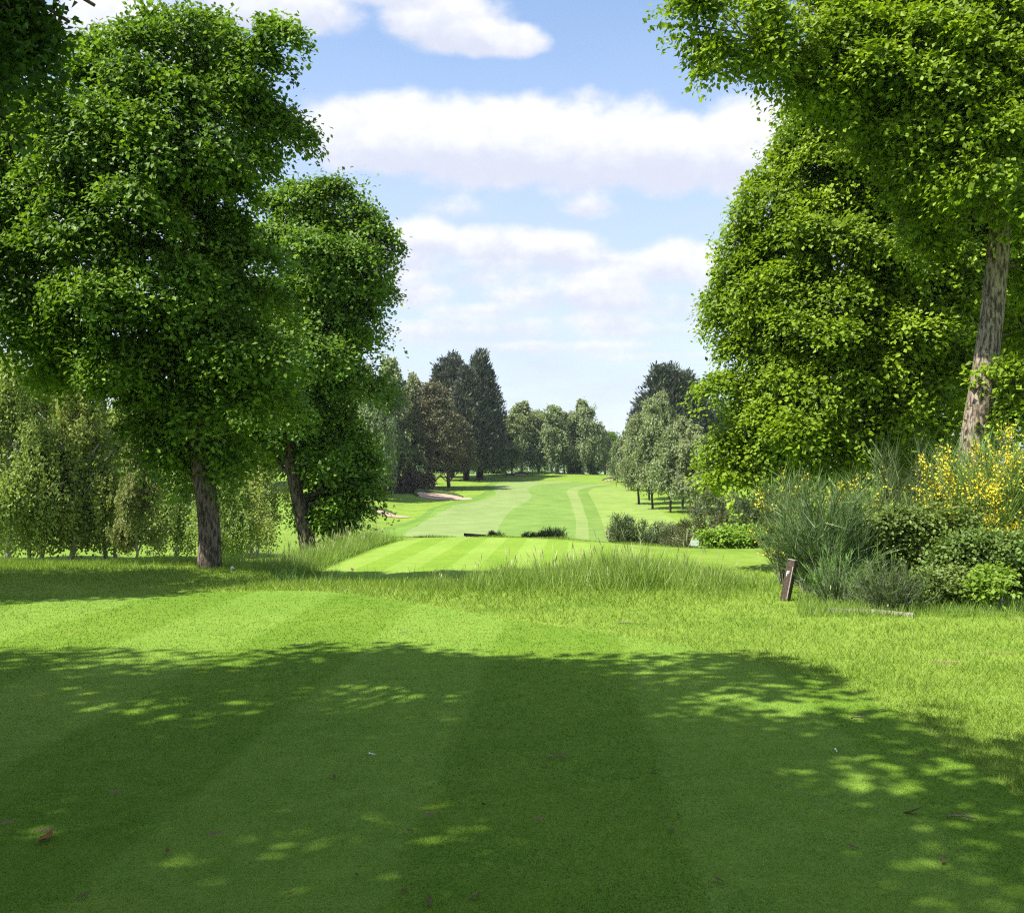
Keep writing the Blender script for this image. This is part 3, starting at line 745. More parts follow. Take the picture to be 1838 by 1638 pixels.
# ---- birches, conifers, pines: prototypes of unit size scaled into place ------
def unit_birch(seed, mat, bark, n_str=420, per=22, leaf=.030, stems=1, lean=0.0, low=.14, boughs=46, strand=1.35):
    """weeping crown: arching boughs, each with a curtain of hanging leaf strands; height 1, width about .62"""
    r = np.random.default_rng(seed); root = empty('birch_tree')
    T = Tubes(); P = []; TH = []; bi = []
    mains = []
    for s_ in range(stems):
        ox = (s_ - (stems - 1) / 2) * .05
        top = np.array([ox * 3 + r.normal() * .03 + lean, r.normal() * .03, .93])
        pts = curve((ox, 0, -.03), top, 0, 12, r, .009); T.tube(pts, np.linspace(.015, .002, 12) / (stems ** .4), 7, r, .05); mains.append(pts)
    for b in range(boughs):
        pts = mains[b % stems]; z = r.uniform(0, 1) ** .85
        zt = .30 + .68 * z
        reach = np.interp(z, [0, .25, .55, .85, 1], [.24, .27, .20, .09, .02]) * r.uniform(.45, 1.25)
        a = b * 2.399 + r.normal() * .4
        tip = np.array([math.cos(a) * reach + lean * z + pts[-1][0] * z * .6, math.sin(a) * reach, zt + r.normal() * .015])
        j = int(np.clip((zt - .10 - reach * .5) * 12, 2, 11)); root_p = pts[j]
        c_ = curve(root_p, tip, .05 + reach * .25, 7, r, .006); T.tube(c_, np.linspace(.0055, .0012, 7), 5)
        nb = max(4, int(n_str / boughs * r.uniform(.5, 1.6)))
        t = r.uniform(.35, 1.05, nb); k = np.clip(t * 6, 0, 5.999); i0 = k.astype(int); f = (k - i0)[:, None]
        p = c_[i0] * (1 - f) + c_[np.minimum(i0 + 1, 6)] * f + r.normal(size=(nb, 3)) * [.030, .030, .018]
        P.append(p); TH.append(np.full(nb, a) + r.normal(size=nb) * .6); bi.append(np.full(nb, b))
    link('trunk', T.mesh('trunk'), bark, root)
    P = np.concatenate(P); th = np.concatenate(TH); bi = np.concatenate(bi); n = len(P)
    ln = strand * r.uniform(.03, .17, n) * np.interp(P[:, 2], [.3, 1], [1.35, .45]) * (.6 + .8 * r.uniform(0, 1, boughs)[bi])
    ln = np.minimum(ln, np.maximum(P[:, 2] - low * r.uniform(.6, 1.3, n), .03))
    rep = np.repeat(np.arange(n), per); m = len(rep); t = r.uniform(0, 1, m)
    out = np.stack([np.cos(th), np.sin(th), np.zeros(n)], 1)
    Q = P[rep] + out[rep] * (np.sqrt(t) * .018)[:, None]; Q[:, 2] -= t ** 1.1 * ln[rep]
    Q += r.normal(size=(m, 3)) * [.010, .010, .008]
    D = norm(np.array([0, 0, -.9]) + r.normal(size=(m, 3)) * .7)
    N = norm(out[rep] * .5 + np.array(SUN) * .5 + [0, 0, .3] + r.normal(size=(m, 3)) * .5)
    s = leaf * r.uniform(.6, 1.3, m)
    V, q = leaf_quads(Q, D, N, s, s * .62)
    tt = np.clip(.5 + (r.normal(size=boughs) * .16)[bi][rep] + (r.normal(size=n) * .14)[rep] + r.normal(size=m) * .16, 0, 1)
    link('crown', mesh_np('crown', V, q, 4, tint=np.repeat(tt, 4)), mat, root)
    return root

def unit_cypress(seed, n=4200, leaders=5, leaf=.05, bare=.09):
    """dense dark cypress: upswept sprays over a column with several pointed leaders; height 1, width about .46"""
    r = np.random.default_rng(seed); root = empty('cypress_tree')
    L = [(0, 0, 1.0)] + [(r.uniform(-.17, .17), r.uniform(-.14, .14), r.uniform(.72, .98)) for _ in range(leaders - 1)]
    T = Tubes(); T.tube([(0, 0, -.02), (.0, .0, .2), (.01, 0, .6), (0, 0, .9)], [.024, .02, .014, .003], 8, r, .06)
    T.tube([(.035, .01, -.02), (.04, .01, .2), (.05, .02, .5)], [.018, .015, .006], 7, r, .06)
    link('trunk', T.mesh('trunk'), M['bark_dark'], root)
    k = r.integers(0, leaders, n); z = r.uniform(0, 1, n) ** .85
    A = np.array(L)[k]
    zz = bare + z * (A[:, 2] - bare)
    prof = np.interp(z, [0, .08, .3, .6, .85, 1], [.14, .20, .205, .155, .06, .004])
    th = r.uniform(0, 2 * np.pi, n); lob = 1 + .15 * np.sin(4 * th + 7 * z + seed)
    rr = prof * lob * (1 - .35 * r.uniform(0, 1, n) ** 2)
    out = np.stack([np.cos(th), np.sin(th), np.zeros(n)], 1)
    base = np.stack([A[:, 0] * (.4 + .6 * z), A[:, 1] * (.4 + .6 * z), zz], 1) + out * rr[:, None]
    cnt = 7; rep = np.repeat(np.arange(n), cnt); m = len(rep)
    D = norm(out[rep] * .75 + [0, 0, .8] + r.normal(size=(m, 3)) * .35)
    Q = base[rep] + out[rep] * (np.abs(r.normal(size=n)) * .022)[rep][:, None] + r.normal(size=(m, 3)) * .013
    s = leaf * r.uniform(.5, 1.2, m) * np.interp(zz, [.2, 1], [1, .8])[rep]
    V, q = leaf_quads(Q, D, norm(out[rep] + r.normal(size=(m, 3)) * .5), s, s * .3)
    tt = np.clip(.45 + (r.normal(size=n) * .25)[rep] + r.normal(size=m) * .12, 0, 1)
    link('crown', mesh_np('crown', V, q, 4, tint=np.repeat(tt, 4)), M['conifer'], root)
    return root

def unit_pine(seed, mat, n=300, per=46):
    """open pine: bare lower stem, branches to flattened needle pads; height 1, width about .5"""
    r = np.random.default_rng(seed); root = empty('pine_tree')
    T = Tubes(); pts = curve((0, 0, -.03), (.02, 0, .95), 0, 10, r, .008); T.tube(pts, np.linspace(.022, .004, 10), 8, r, .06)
    P = []
    for k in range(n):
        z = r.uniform(.22, 1) ; a = r.uniform(0, 2 * np.pi)
        rr = np.interp(z, [.2, .4, .7, 1], [.22, .27, .24, .06]) * math.sqrt(r.uniform(.12, 1)) * (1 + .2 * math.sin(3 * a + seed))
        P.append((rr * math.cos(a), rr * math.sin(a), z))
        if k < 34:
            j = int(np.clip(z * 9 - 1, 1, 8)); T.tube(curve(pts[j], P[-1], .01, 5, r, .006), np.linspace(.0065, .0015, 5), 5)
    link('trunk', T.mesh('trunk'), M['bark_pine'], root)
    P = np.array(P); rep = np.repeat(np.arange(n), per); m = len(rep)
    Q = P[rep] + r.normal(size=(m, 3)) * [.026, .026, .010]
    D = norm((Q - P[rep]) * 12 + r.normal(size=(m, 3)) * .7 + [0, 0, .35]); s = .030 * r.uniform(.6, 1.3, m)
    V, q = leaf_quads(Q, D, norm(r.normal(size=(m, 3)) + [0, 0, .8]), s, s * .4)
    tt = np.clip(.5 + (r.normal(size=n) * .22)[rep] + r.normal(size=m) * .15, 0, 1)
    link('crown', mesh_np('crown', V, q, 4, tint=np.repeat(tt, 4)), mat, root)
    return root

def unit_broad(seed, mat, name='broadleaf_tree', n=420, per=26, leaf=.034, low=.12):
    """rounded broadleaf crown made of lobes; height 1, width about .8"""
    r = np.random.default_rng(seed); root = empty(name)
    E = [(0, 0, .58, .26, .26, .28)]
    for k in range(11):
        a = r.uniform(0, 2 * np.pi); z = r.uniform(low + .16, .84); q = np.interp(z, [.2, .5, .85], [.24, .25, .12])
        E.append((q * math.cos(a), q * math.sin(a), z, r.uniform(.11, .17), r.uniform(.11, .17), r.uniform(.09, .14)))
    me, P, idx = leafy_crown('crown', E, r, n, per, .055, leaf, shell=.6, lim=.5)
    link('crown', me, mat, root)
    T = Tubes(); pts = curve((0, 0, -.03), (.02, 0, .7), 0, 8, r, .008); T.tube(pts, np.linspace(.024, .006, 8), 8, r, .06)
    for e in E[1:8]: T.tube(curve(pts[int(np.clip(e[2] * 7 - 1, 2, 7))], e[:3], .02, 5, r, .006), np.linspace(.009, .002, 5), 5)
    link('trunk', T.mesh('trunk'), M['bark_grey'], root)
    return root

used = {}
def place(proto, key, px, d, top, wpx, w0, label, cat, group, rz=None, name=None):
    """stand a copy of a prototype at column px and distance d, as tall as row `top` and as wide as wpx"""
    x = (px - CX) / F * d; z = hz(x, d)
    h = EYE + (HZ - top) / F * d - z; s = wpx / F * d / w0
    if key not in used: o = proto; used[key] = 1
    else: o = copy_tree(proto)
    o.location = (x, d, z); o.scale = (s, s, h)
    o.rotation_euler = (0, 0, rz if rz is not None else (len(col.objects) * 2.399) % 6.28)
    tag(o, label, cat, group)
    if name: o.name = name
    return o

BA = unit_birch(21, M['birch_near'], M['bark_birch'], 1150, 26, .0175, 1, low=.08, boughs=62, strand=1.8)
BB = unit_birch(22, M['birch_near'], M['bark_birch'], 1100, 26, .0175, 2, lean=.03, low=.08, boughs=58, strand=1.8)
BP = unit_birch(23, M['birch_pale'], M['bark_grey'], 800, 26, .024, 1, low=.2, boughs=34)
GL = 'birches on the low ground left of the tee'
for (p, k, px, d, top, w, lb) in [
    (BA, 'BA', 12, 38, 640, 230, 'white stemmed birch at the far left edge of the picture'),
    (BB, 'BB', 62, 42, 622, 230, 'tall twin stemmed birch second from the left edge'),
    (BA, 'BA', 130, 40, 655, 220, 'slim white stemmed birch third from the left edge'),
    (BB, 'BB', 200, 44, 690, 220, 'birch with dark shaded stems left of the pale weeping birch'),
    (BP, 'BP', 244, 35, 788, 120, 'small weeping birch with pale yellowish leaves left of the oak trunk'),
    (BA, 'BA', 318, 41, 760, 170, 'birch half hidden left of the stout oak trunk'),
    (BA, 'BA', 404, 33, 800, 130, 'birch with crooked white stem just right of the stout oak trunk'),
    (BB, 'BB', 455, 48, 770, 180, 'weeping birch between the two oaks on the left'),
    (BB, 'BB', -70, 43, 630, 240, 'birch partly cut off by the left picture edge')]:
    place(p, k, px, d, top, w, .62, lb, 'tree', GL)

BF = unit_birch(31, M['birch'], M['bark_birch'], 950, 16, .030, 1, low=.07, boughs=60)
BG = unit_birch(32, M['birch'], M['bark_grey'], 900, 16, .030, 2, low=.07, boughs=56)
BH = unit_birch(33, M['birch'], M['bark_dark'], 850, 16, .030, 1, low=.24, boughs=52)
CYa = unit_cypress(41, leaders=7); CYb = unit_cypress(42, leaders=9)
PNa = unit_pine(51, M['pine'])
WDa = unit_broad(61, M['wood']); WDb = unit_broad(62, M['lime'])
GB = 'birches beside the fairway'
GC = 'birches behind the green'
GR = 'birches on the right of the fairway'
for (p, k, px, d, top, w, w0, lb, g_) in [
    (BF, 'BF', 650, 160, 648, 120, .62, 'tall birch partly behind the leaning oak', GB),
    (BG, 'BG', 696, 168, 640, 125, .62, 'tallest pale green birch left of the brownish pine', GB),
    (BF, 'BF', 738, 178, 664, 74, .62, 'thin topped birch next to the brownish pine', GB),
    (BG, 'BG', 676, 178, 690, 110, .62, 'birch standing in the shade behind the tall birches', GB),
    (BF, 'BF', 664, 146, 664, 100, .62, 'birch added for its shadow right behind the drooping leaves of the leaning oak', GB),  # extra birch, added to cast shade over the grass on its right
    (BG, 'BG', 630, 150, 668, 110, .62, 'birch added for its shadow, hidden behind the crown of the leaning oak', GB),  # second extra birch, likewise added for the shade it throws
    (BG, 'BG', 914, 226, 742, 84, .62, 'leftmost birch of the clump behind the green', GC),
    (BF, 'BF', 936, 232, 717, 98, .62, 'tall rounded birch at the left of the clump behind the green', GC),
    (BG, 'BG', 966, 236, 736, 84, .62, 'birch with low fork in the middle of the clump behind the green', GC),
    (BF, 'BF', 990, 232, 724, 98, .62, 'broad weeping birch in the middle of the clump behind the green', GC),
    (BG, 'BG', 1018, 238, 738, 78, .62, 'short birch between the two tall ones behind the green', GC),
    (BF, 'BF', 1048, 234, 713, 84, .62, 'tall thin topped birch at the right of the clump behind the green', GC),
    (BG, 'BG', 1068, 240, 760, 66, .62, 'low birch at the right end of the clump behind the green', GC),
    (BH, 'BH', 1147, 143, 738, 92, .62, 'birch with straight dark stem nearest the fairway on the right', GR),
    (BH, 'BH', 1166, 152, 712, 84, .62, 'birch behind the straight dark stem on the right', GR),
    (BH, 'BH', 1172, 134, 742, 92, .62, 'birch with bent grey stem in the right hand group', GR),
    (BH, 'BH', 1203, 127, 768, 98, .62, 'birch with leaning white stem in front of the right hand group', GR),
    (BH, 'BH', 1224, 132, 746, 104, .62, 'twin stemmed birch at the right of the right hand group', GR),
    (BH, 'BH', 1186, 166, 700, 84, .62, 'birch at the back of the right hand group below the cypress', GR),
    (BF, 'BF', 1252, 124, 758, 110, .62, 'birch half hidden behind the gorse on the right', GR),
    (BG, 'BG', 1136, 172, 752, 62, .62, 'birch with low hanging twigs beside the far right bunker', GR),
    (BG, 'BG', 1112, 196, 786, 48, .62, 'small greyish birch left of the right hand group', GR)]:
    place(p, k, px, d, top, w, w0, lb, 'tree', g_)
GY = 'dark cypresses'
for (p, k, px, d, top, w, lb) in [
    (CYa, 'CYa', 864, 214, 632, 76, 'tallest dark cypress left of the green'),
    (CYb, 'CYb', 812, 220, 638, 82, 'broad dark cypress behind the brownish pine'),
    (CYa, 'CYa', 838, 207, 660, 86, 'bushy dark cypress in front of the tallest one'),
    (CYb, 'CYb', 1203, 186, 657, 112, 'spiky topped dark cypress above the right hand birches'),
    (CYa, 'CYa', 1238, 192, 678, 64, 'smaller dark cypress right of the spiky topped one'),
    (CYb, 'CYb', 1163, 196, 708, 60, 'low dark cypress at the left behind the right hand birches'),
    (CYa, 'CYa', 1086, 262, 778, 34, 'little dark conifer far behind the green')]:
    place(p, k, px, d, top, w, .44, lb, 'tree', GY)
place(PNa, 'PNa', 776, 172, 690, 98, .52, 'brownish green pine with bare grey branches left of the cypresses', 'tree', 'pines')
place(PNa, 'PNa', 806, 180, 742, 90, .52, 'lower brownish pine at the foot of the cypresses', 'tree', 'pines')
place(PNa, 'PNa', 744, 180, 684, 60, .52, 'dull pine behind the thin topped birch', 'tree', 'pines')
place(PNa, 'PNa', 1100, 250, 812, 60, .52, 'brownish small pine right of the green', 'tree', 'pines')
GW = 'wood on the far side of the course'
WW = [('WDb', WDb, 1098, 290, 758, 64, 'fresh green tree far behind the green'), ('WDb', WDb, 1132, 310, 764, 50, 'fresh green tree further right behind the green')]
names = ['far left', 'left', 'middle left']
k_ = 0
for px, d, top, w, lb in [
    (-330, 150, 690, 170, 'broad tree of the far wood beyond the left picture edge'), (-200, 160, 700, 160, 'second broad tree of the far wood left of the picture'),
    (-80, 170, 712, 160, 'broad tree of the far wood behind the leftmost birch'), (30, 160, 728, 150, 'broad tree of the far wood behind the twin stemmed birch'),
    (130, 175, 730, 150, 'broad tree of the far wood behind the third birch'), (230, 165, 735, 150, 'broad tree of the far wood behind the pale weeping birch'),
    (330, 180, 728, 150, 'broad tree of the far wood behind the stout oak trunk'), (430, 170, 735, 150, 'broad tree of the far wood between the two oaks'),
    (530, 180, 725, 140, 'broad tree of the far wood behind the leaning oak'), (615, 170, 735, 120, 'broad tree of the far wood right of the leaning oak'),
    (670, 190, 730, 110, 'dark broad tree of the far wood behind the tall birches'),
    (1160, 300, 770, 90, 'round tree of the far wood seen past the right birches'), (1290, 200, 700, 110, 'dark tree top glimpsed behind the bright tree on the right'),
    (1420, 190, 690, 150, 'tree of the far wood hidden behind the bright tree'), (1600, 180, 690, 170, 'tree of the far wood behind the right hand shrubs'), (1780, 170, 690, 180, 'tree of the far wood behind the oak at the right edge'),
    (1000, 330, 780, 110, 'far tree showing through the clump behind the green'), (905, 320, 800, 90, 'far tree between the cypress and the green clump'), (1070, 330, 770, 80, 'far tree at the right behind the green clump')]:
    WW.append(('WDa', WDa, px, d, top, w, lb))
for (k, p, px, d, top, w, lb) in WW: place(p, k, px, d, top, w, .78, lb, 'tree', GW)

# a distant band of woodland closes the view between the nearer trees
def woodland():
    r = np.random.default_rng(77); n = 900
    a = r.uniform(-1.25, 1.25, n); d = r.uniform(360, 430, n)
    x = np.sin(a) * d; y = np.cos(a) * d
    E = np.stack([x, y, H(x, y) + r.uniform(.5, 7.5, n), r.uniform(4, 7, n), r.uniform(4, 7, n), r.uniform(3, 6, n)], 1)
    E[: n // 2, 2] = H(x, y)[: n // 2] + r.uniform(.3, 1.8, n // 2); E[: n // 2, 5] = 2.4
    d_ = rand_dirs(r, n * 45); e = np.repeat(E, 45, 0)
    d_[:, 2] = np.abs(d_[:, 2]) * np.where(r.uniform(0, 1, len(d_)) < .7, 1, -1)
    Q = e[:, :3] + d_ * e[:, 3:6] * r.uniform(.75, 1.05, (len(d_), 1))
    s = r.uniform(.8, 1.7, len(Q))
    V, q = leaf_quads(Q, rand_dirs(r, len(Q)), norm(d_ + r.normal(size=d_.shape) * .4 + [0, 0, .3]), s, s * .8)
    tt = np.clip(.45 + np.repeat(r.normal(size=n) * .2, 45) + r.normal(size=len(Q)) * .12, 0, 1)
    tag(link('woodland', mesh_np('woodland', V, q, 4, tint=np.repeat(tt, 4)), M['wood']), 'distant belt of woodland beyond the golf course', 'woodland', kind='stuff')
woodland()

# ----------------------------------------------------------------------------
# shrubs
# ----------------------------------------------------------------------------
def broom(name, label, cat, c, w, h, mat, r, n_stem=90, sprigs=42, flower=0.0, fan=.55, dp=None, group=None, fl_top=.55, stem_vis=0, blade_w=.012):
    """shrub of thin upright switches fanning from the foot, each feathered with fine twigs; w, h in metres"""
    root = empty(name, c); tag(root, label, cat, group)
    dp = dp or w * .7
    a = r.uniform(0, 2 * np.pi, n_stem); q = np.sqrt(r.uniform(0, 1, n_stem))
    foot = np.stack([np.cos(a) * q * w * .22, np.sin(a) * q * dp * .22, np.full(n_stem, -.03)], 1)
    hh = h * r.uniform(.42, 1.1, n_stem) * (1 - .25 * q)
    tip = np.stack([np.cos(a) * q * w * .5, np.sin(a) * q * dp * .5, hh], 1) + r.normal(size=(n_stem, 3)) * [.12, .12, .05]
    bend = np.stack([np.cos(a), np.sin(a), np.zeros(n_stem)], 1) * (q * h * .12 * fan)[:, None]
    T = Tubes()
    for k in range(n_stem):
        t = np.linspace(0, 1, 5)[:, None]
        p = foot[k] * (1 - t) + tip[k] * t - bend[k] * (4 * t * (1 - t)) * .6
        T.tube(p, np.linspace(.008, .002, 5), 4)
    link('stems', T.mesh('stems'), M['stem'] if stem_vis else M['bark_grey'], root)
    rep = np.repeat(np.arange(n_stem), sprigs); m = len(rep); t = 1 - .8 * r.uniform(0, 1, m) ** 1.1
    if stem_vis: t = 1 - .45 * r.uniform(0, 1, m) ** 1.2
    P = foot[rep] * (1 - t[:, None]) + tip[rep] * t[:, None] - bend[rep] * (4 * t * (1 - t) * .6)[:, None]
    ax = norm(tip[rep] - foot[rep])
    D = norm(ax + r.normal(size=(m, 3)) * .38)
    V, f = blades(P, D, h * r.uniform(.07, .24, m), blade_w * r.uniform(.6, 1.3, m), r, .15)
    tt = np.clip(.5 + (r.normal(size=n_stem) * .18)[rep] + r.normal(size=m) * .18, 0, 1)
    link('twigs', mesh_np('twigs', V, f, 3, tint=np.repeat(tt, 3)), mat, root)
    if flower:
        fs = (r.uniform(0, 1, n_stem) ** 2.2)[rep] * 2.6
        k = np.where(r.uniform(0, 1, m) < flower * fs * np.clip((t - fl_top) / (1 - fl_top), 0, 1) * 2)[0]
        k = np.repeat(k, 5)
        Q = P[k] + D[k] * (h * .1 * r.uniform(0, 1, len(k)))[:, None] + r.normal(size=(len(k), 3)) * .022
        s = .030 * r.uniform(.7, 1.3, len(k))
        V, f = leaf_quads(Q, rand_dirs(r, len(k)), rand_dirs(r, len(k)) + [0, -.4, .4], s, s * .9)
        link('blossom', mesh_np('blossom', V, f, 4, tint=np.repeat(r.uniform(0, 1, len(k)), 4)), M['flower'], root)
    return root

def dome_shrub(name, label, cat, c, w, h, mat, r, n=260, per=26, clump=.16, leaf=.06, dp=None, group=None, spiky=False, flower=0):
    """low rounded shrub of leaf clumps (or spines) over a stem frame"""
    root = empty(name, c); tag(root, label, cat, group); dp = dp or w * .75
    E = [(0, 0, h * .42, w * .40, dp * .40, h * .46)]
    for k in range(7):
        a = r.uniform(0, 2 * np.pi); q = r.uniform(.2, .34)
        E.append((w * q * math.cos(a), dp * q * math.sin(a), h * r.uniform(.25, .68), w * r.uniform(.14, .22), dp * r.uniform(.14, .22), h * r.uniform(.18, .30)))
    if spiky:
        P, Nn, idx = in_ells(E, r, n, .5); P[:, 2] = np.maximum(P[:, 2], .02)
        rep = np.repeat(np.arange(len(P)), per); m = len(rep)
        ax = norm(Nn + [0, 0, .8])
        D = norm(ax[rep] + r.normal(size=(m, 3)) * .5)
        Q = P[rep] + r.normal(size=(m, 3)) * clump * .5
        V, f = blades(Q, D, leaf * r.uniform(.6, 1.5, m), leaf * .22 * r.uniform(.6, 1.3, m), r, .1)
        tt = np.clip(.5 + (r.normal(size=len(P)) * .22)[rep] + r.normal(size=m) * .15, 0, 1)
        link('foliage', mesh_np('foliage', V, f, 3, tint=np.repeat(tt, 3)), mat, root)
    else:
        me, P, idx = leafy_crown('foliage', E, r, n, per, clump, leaf, shell=.6, lim=.5); link('foliage', me, mat, root)
    T = Tubes()
    for k in range(14):
        p = P[r.integers(0, len(P))]; T.tube(curve((p[0] * .2, p[1] * .2, -.03), p, .03, 5, r, .01), np.linspace(.014, .004, 5) * max(1, h * .8), 5)
    link('stems', T.mesh('stems'), M['bark_grey'], root)
    if flower:
        k = r.integers(0, len(P), flower); k = np.repeat(k, 6)
        Q = P[k] * [1.05, 1.05, 1.06] + r.normal(size=(len(k), 3)) * .06; s = .045 * r.uniform(.7, 1.3, len(k))
        V, f = leaf_quads(Q, rand_dirs(r, len(k)), rand_dirs(r, len(k)) + [0, -.4, .4], s, s * .9)
        link('blossom', mesh_np('blossom', V, f, 4, tint=np.repeat(r.uniform(0, 1, len(k)), 4)), M['flower'], root)
    return root

def sh(px, d, top, wpx):
    x = (px - CX) / F * d; z = hz(x, d)
    return (x, d, z), wpx / F * d, EYE + (HZ - top) / F * d - z
r = np.random.default_rng(5)
c, w, h = sh(1480, 13.4, 868, 175); broom('broom_shrub', 'dark feathery broom bush just right of the leaning marker post', 'shrub', c, w, h, M['broom_dark'], r, 150, 60, group='broom bushes right of the tee')
c, w, h = sh(1425, 15.4, 838, 120); broom('broom_shrub', 'broom bush with scattered yellow flowers behind the marker post', 'shrub', c, w, h, M['broom'], r, 90, 46, .08, group='broom bushes right of the tee', fl_top=.3)
c, w, h = sh(1530, 14.8, 856, 150); broom('broom_shrub', 'pale green broom bush with a few yellow flowers in the middle of the thicket', 'shrub', c, w, h, M['broom_green'], r, 110, 50, .10, group='broom bushes right of the tee')
c, w, h = sh(1620, 15.9, 786, 200); broom('broom_shrub', 'tall grey green broom bush rising at the back of the thicket', 'shrub', c, w, h, M['broom_dark'], r, 150, 54, .01, group='broom bushes right of the tee')
c, w, h = sh(1800, 13.6, 766, 230); broom('broom_shrub', 'broom bush covered in yellow blossom with bare brown stems at the right edge', 'shrub', c, w, h, M['broom_green'], r, 140, 50, .28, group='broom bushes right of the tee', stem_vis=1, fl_top=.5)
c, w, h = sh(1735, 14.4, 800, 150); broom('broom_shrub', 'yellow flowering broom in front of the pale oak trunk', 'shrub', c, w, h, M['broom'], r, 100, 46, .2, group='broom bushes right of the tee', fl_top=.55)
c, w, h = sh(1598, 11.9, 1008, 130); broom('broom_shrub', 'low leaning broom clump behind the timber edging', 'shrub', c, w, h, M['broom_dark'], r, 130, 50, group='broom bushes right of the tee', blade_w=.008)
c, w, h = sh(1500, 12.5, 990, 110); broom('broom_shrub', 'low green broom clump right of the marker post foot', 'shrub', c, w, h, M['broom_green'], r, 80, 40, group='broom bushes right of the tee', blade_w=.009)
c, w, h = sh(1660, 13.6, 880, 220); dome_shrub('bramble_shrub', 'leafy bramble thicket below the tall broom', 'shrub', c, w, h, M['bramble'], r, 520, 28, .15, .055, group='brambles right of the tee')
c, w, h = sh(1560, 13.9, 905, 160); dome_shrub('bramble_shrub', 'bramble growing between the dark broom and the pale broom', 'shrub', c, w, h, M['bramble'], r, 380, 28, .14, .05, group='brambles right of the tee')
c, w, h = sh(1750, 12.9, 930, 200); dome_shrub('bramble_shrub', 'bramble tangle in front of the yellow blossom', 'shrub', c, w, h, M['bramble'], r, 420, 26, .15, .055, group='brambles right of the tee')
c, w, h = sh(1690, 12.3, 1010, 150); dome_shrub('bramble_shrub', 'low bramble spilling on to the grass right of the timber edging', 'shrub', c, w, h, M['bramble'], r, 260, 26, .12, .05, group='brambles right of the tee')
c, w, h = sh(1795, 12.0, 1002, 150); dome_shrub('nettle_patch', 'fresh bright green nettles at the lower right edge of the thicket', 'plant', c, w, h, M['nettle'], r, 300, 26, .12, .06, group='nettle patches')
c, w, h = sh(1880, 12.6, 940, 190); dome_shrub('bramble_shrub', 'bramble at the right picture edge', 'shrub', c, w, h, M['bramble'], r, 300, 26, .15, .055, group='brambles right of the tee')
c, w, h = sh(1340, 28.5, 948, 170); dome_shrub('nettle_patch', 'bright green nettle patch at the right end of the forward tee', 'plant', c, w, h, M['nettle'], r, 420, 24, .2, .10, dp=1.6, group='nettle patches')
GG = 'gorse at the far edge of the forward tee'
for (px, d, top, w_, mt, n, lb, fl) in [
    (1136, 37.5, 918, 104, 'gorse', 420, 'dark green gorse bush at the right of the fairway view', 0),
    (1215, 37, 930, 84, 'gorse_brown', 320, 'olive gorse bush with a few yellow flowers right of the dark green one', 14),
    (1290, 34, 858, 150, 'gorse_brown', 460, 'tall brownish gorse bush below the bright tree', 4),
    (1372, 32, 856, 140, 'gorse', 420, 'gorse bush behind the nettle patch', 0),
    (1180, 39, 928, 70, 'gorse', 260, 'small gorse bush between the dark green and the olive one', 2),
    (890, 36, 955, 34, 'gorse', 120, 'tiny gorse tuft beside the black board', 0),
    (950, 36.5, 953, 44, 'gorse', 150, 'low gorse clump left of centre on the tee edge', 0),
    (988, 36.5, 949, 56, 'gorse', 180, 'low spiky gorse clump in the middle of the tee edge', 0)]:
    c, w, h = sh(px, d, top, w_)
    dome_shrub('gorse_bush', lb, 'shrub', c, w, max(h, .2), M[mt], r, n, 26, .14 if w > 1 else .08, .14 if w > 1 else .09, group=GG, spiky=True, flower=fl)
for (px, d, top, w_, mt, lb) in [
    (752, 168, 838, 70, 'brown', 'brown leaved shrub at the foot of the pine'), (715, 164, 838, 80, 'brown', 'dark brown shrub under the tall birches'),
    (680, 160, 842, 70, 'brown', 'shaded shrub left under the tall birches'), (884, 240, 826, 50, 'lime', 'yellow green shrub right of the cypress stems'),
    (1034, 236, 826, 30, 'lime', 'fresh green shrub at the foot of the clump behind the green'), (1066, 236, 812, 26, 'lime', 'fresh green sapling right of the clump behind the green')]:
    c, w, h = sh(px, d, top, w_)
    dome_shrub('shrub', lb, 'shrub', c, w, h, M[mt], r, 260, 22, .5, .42, group='shrubs under the far trees')

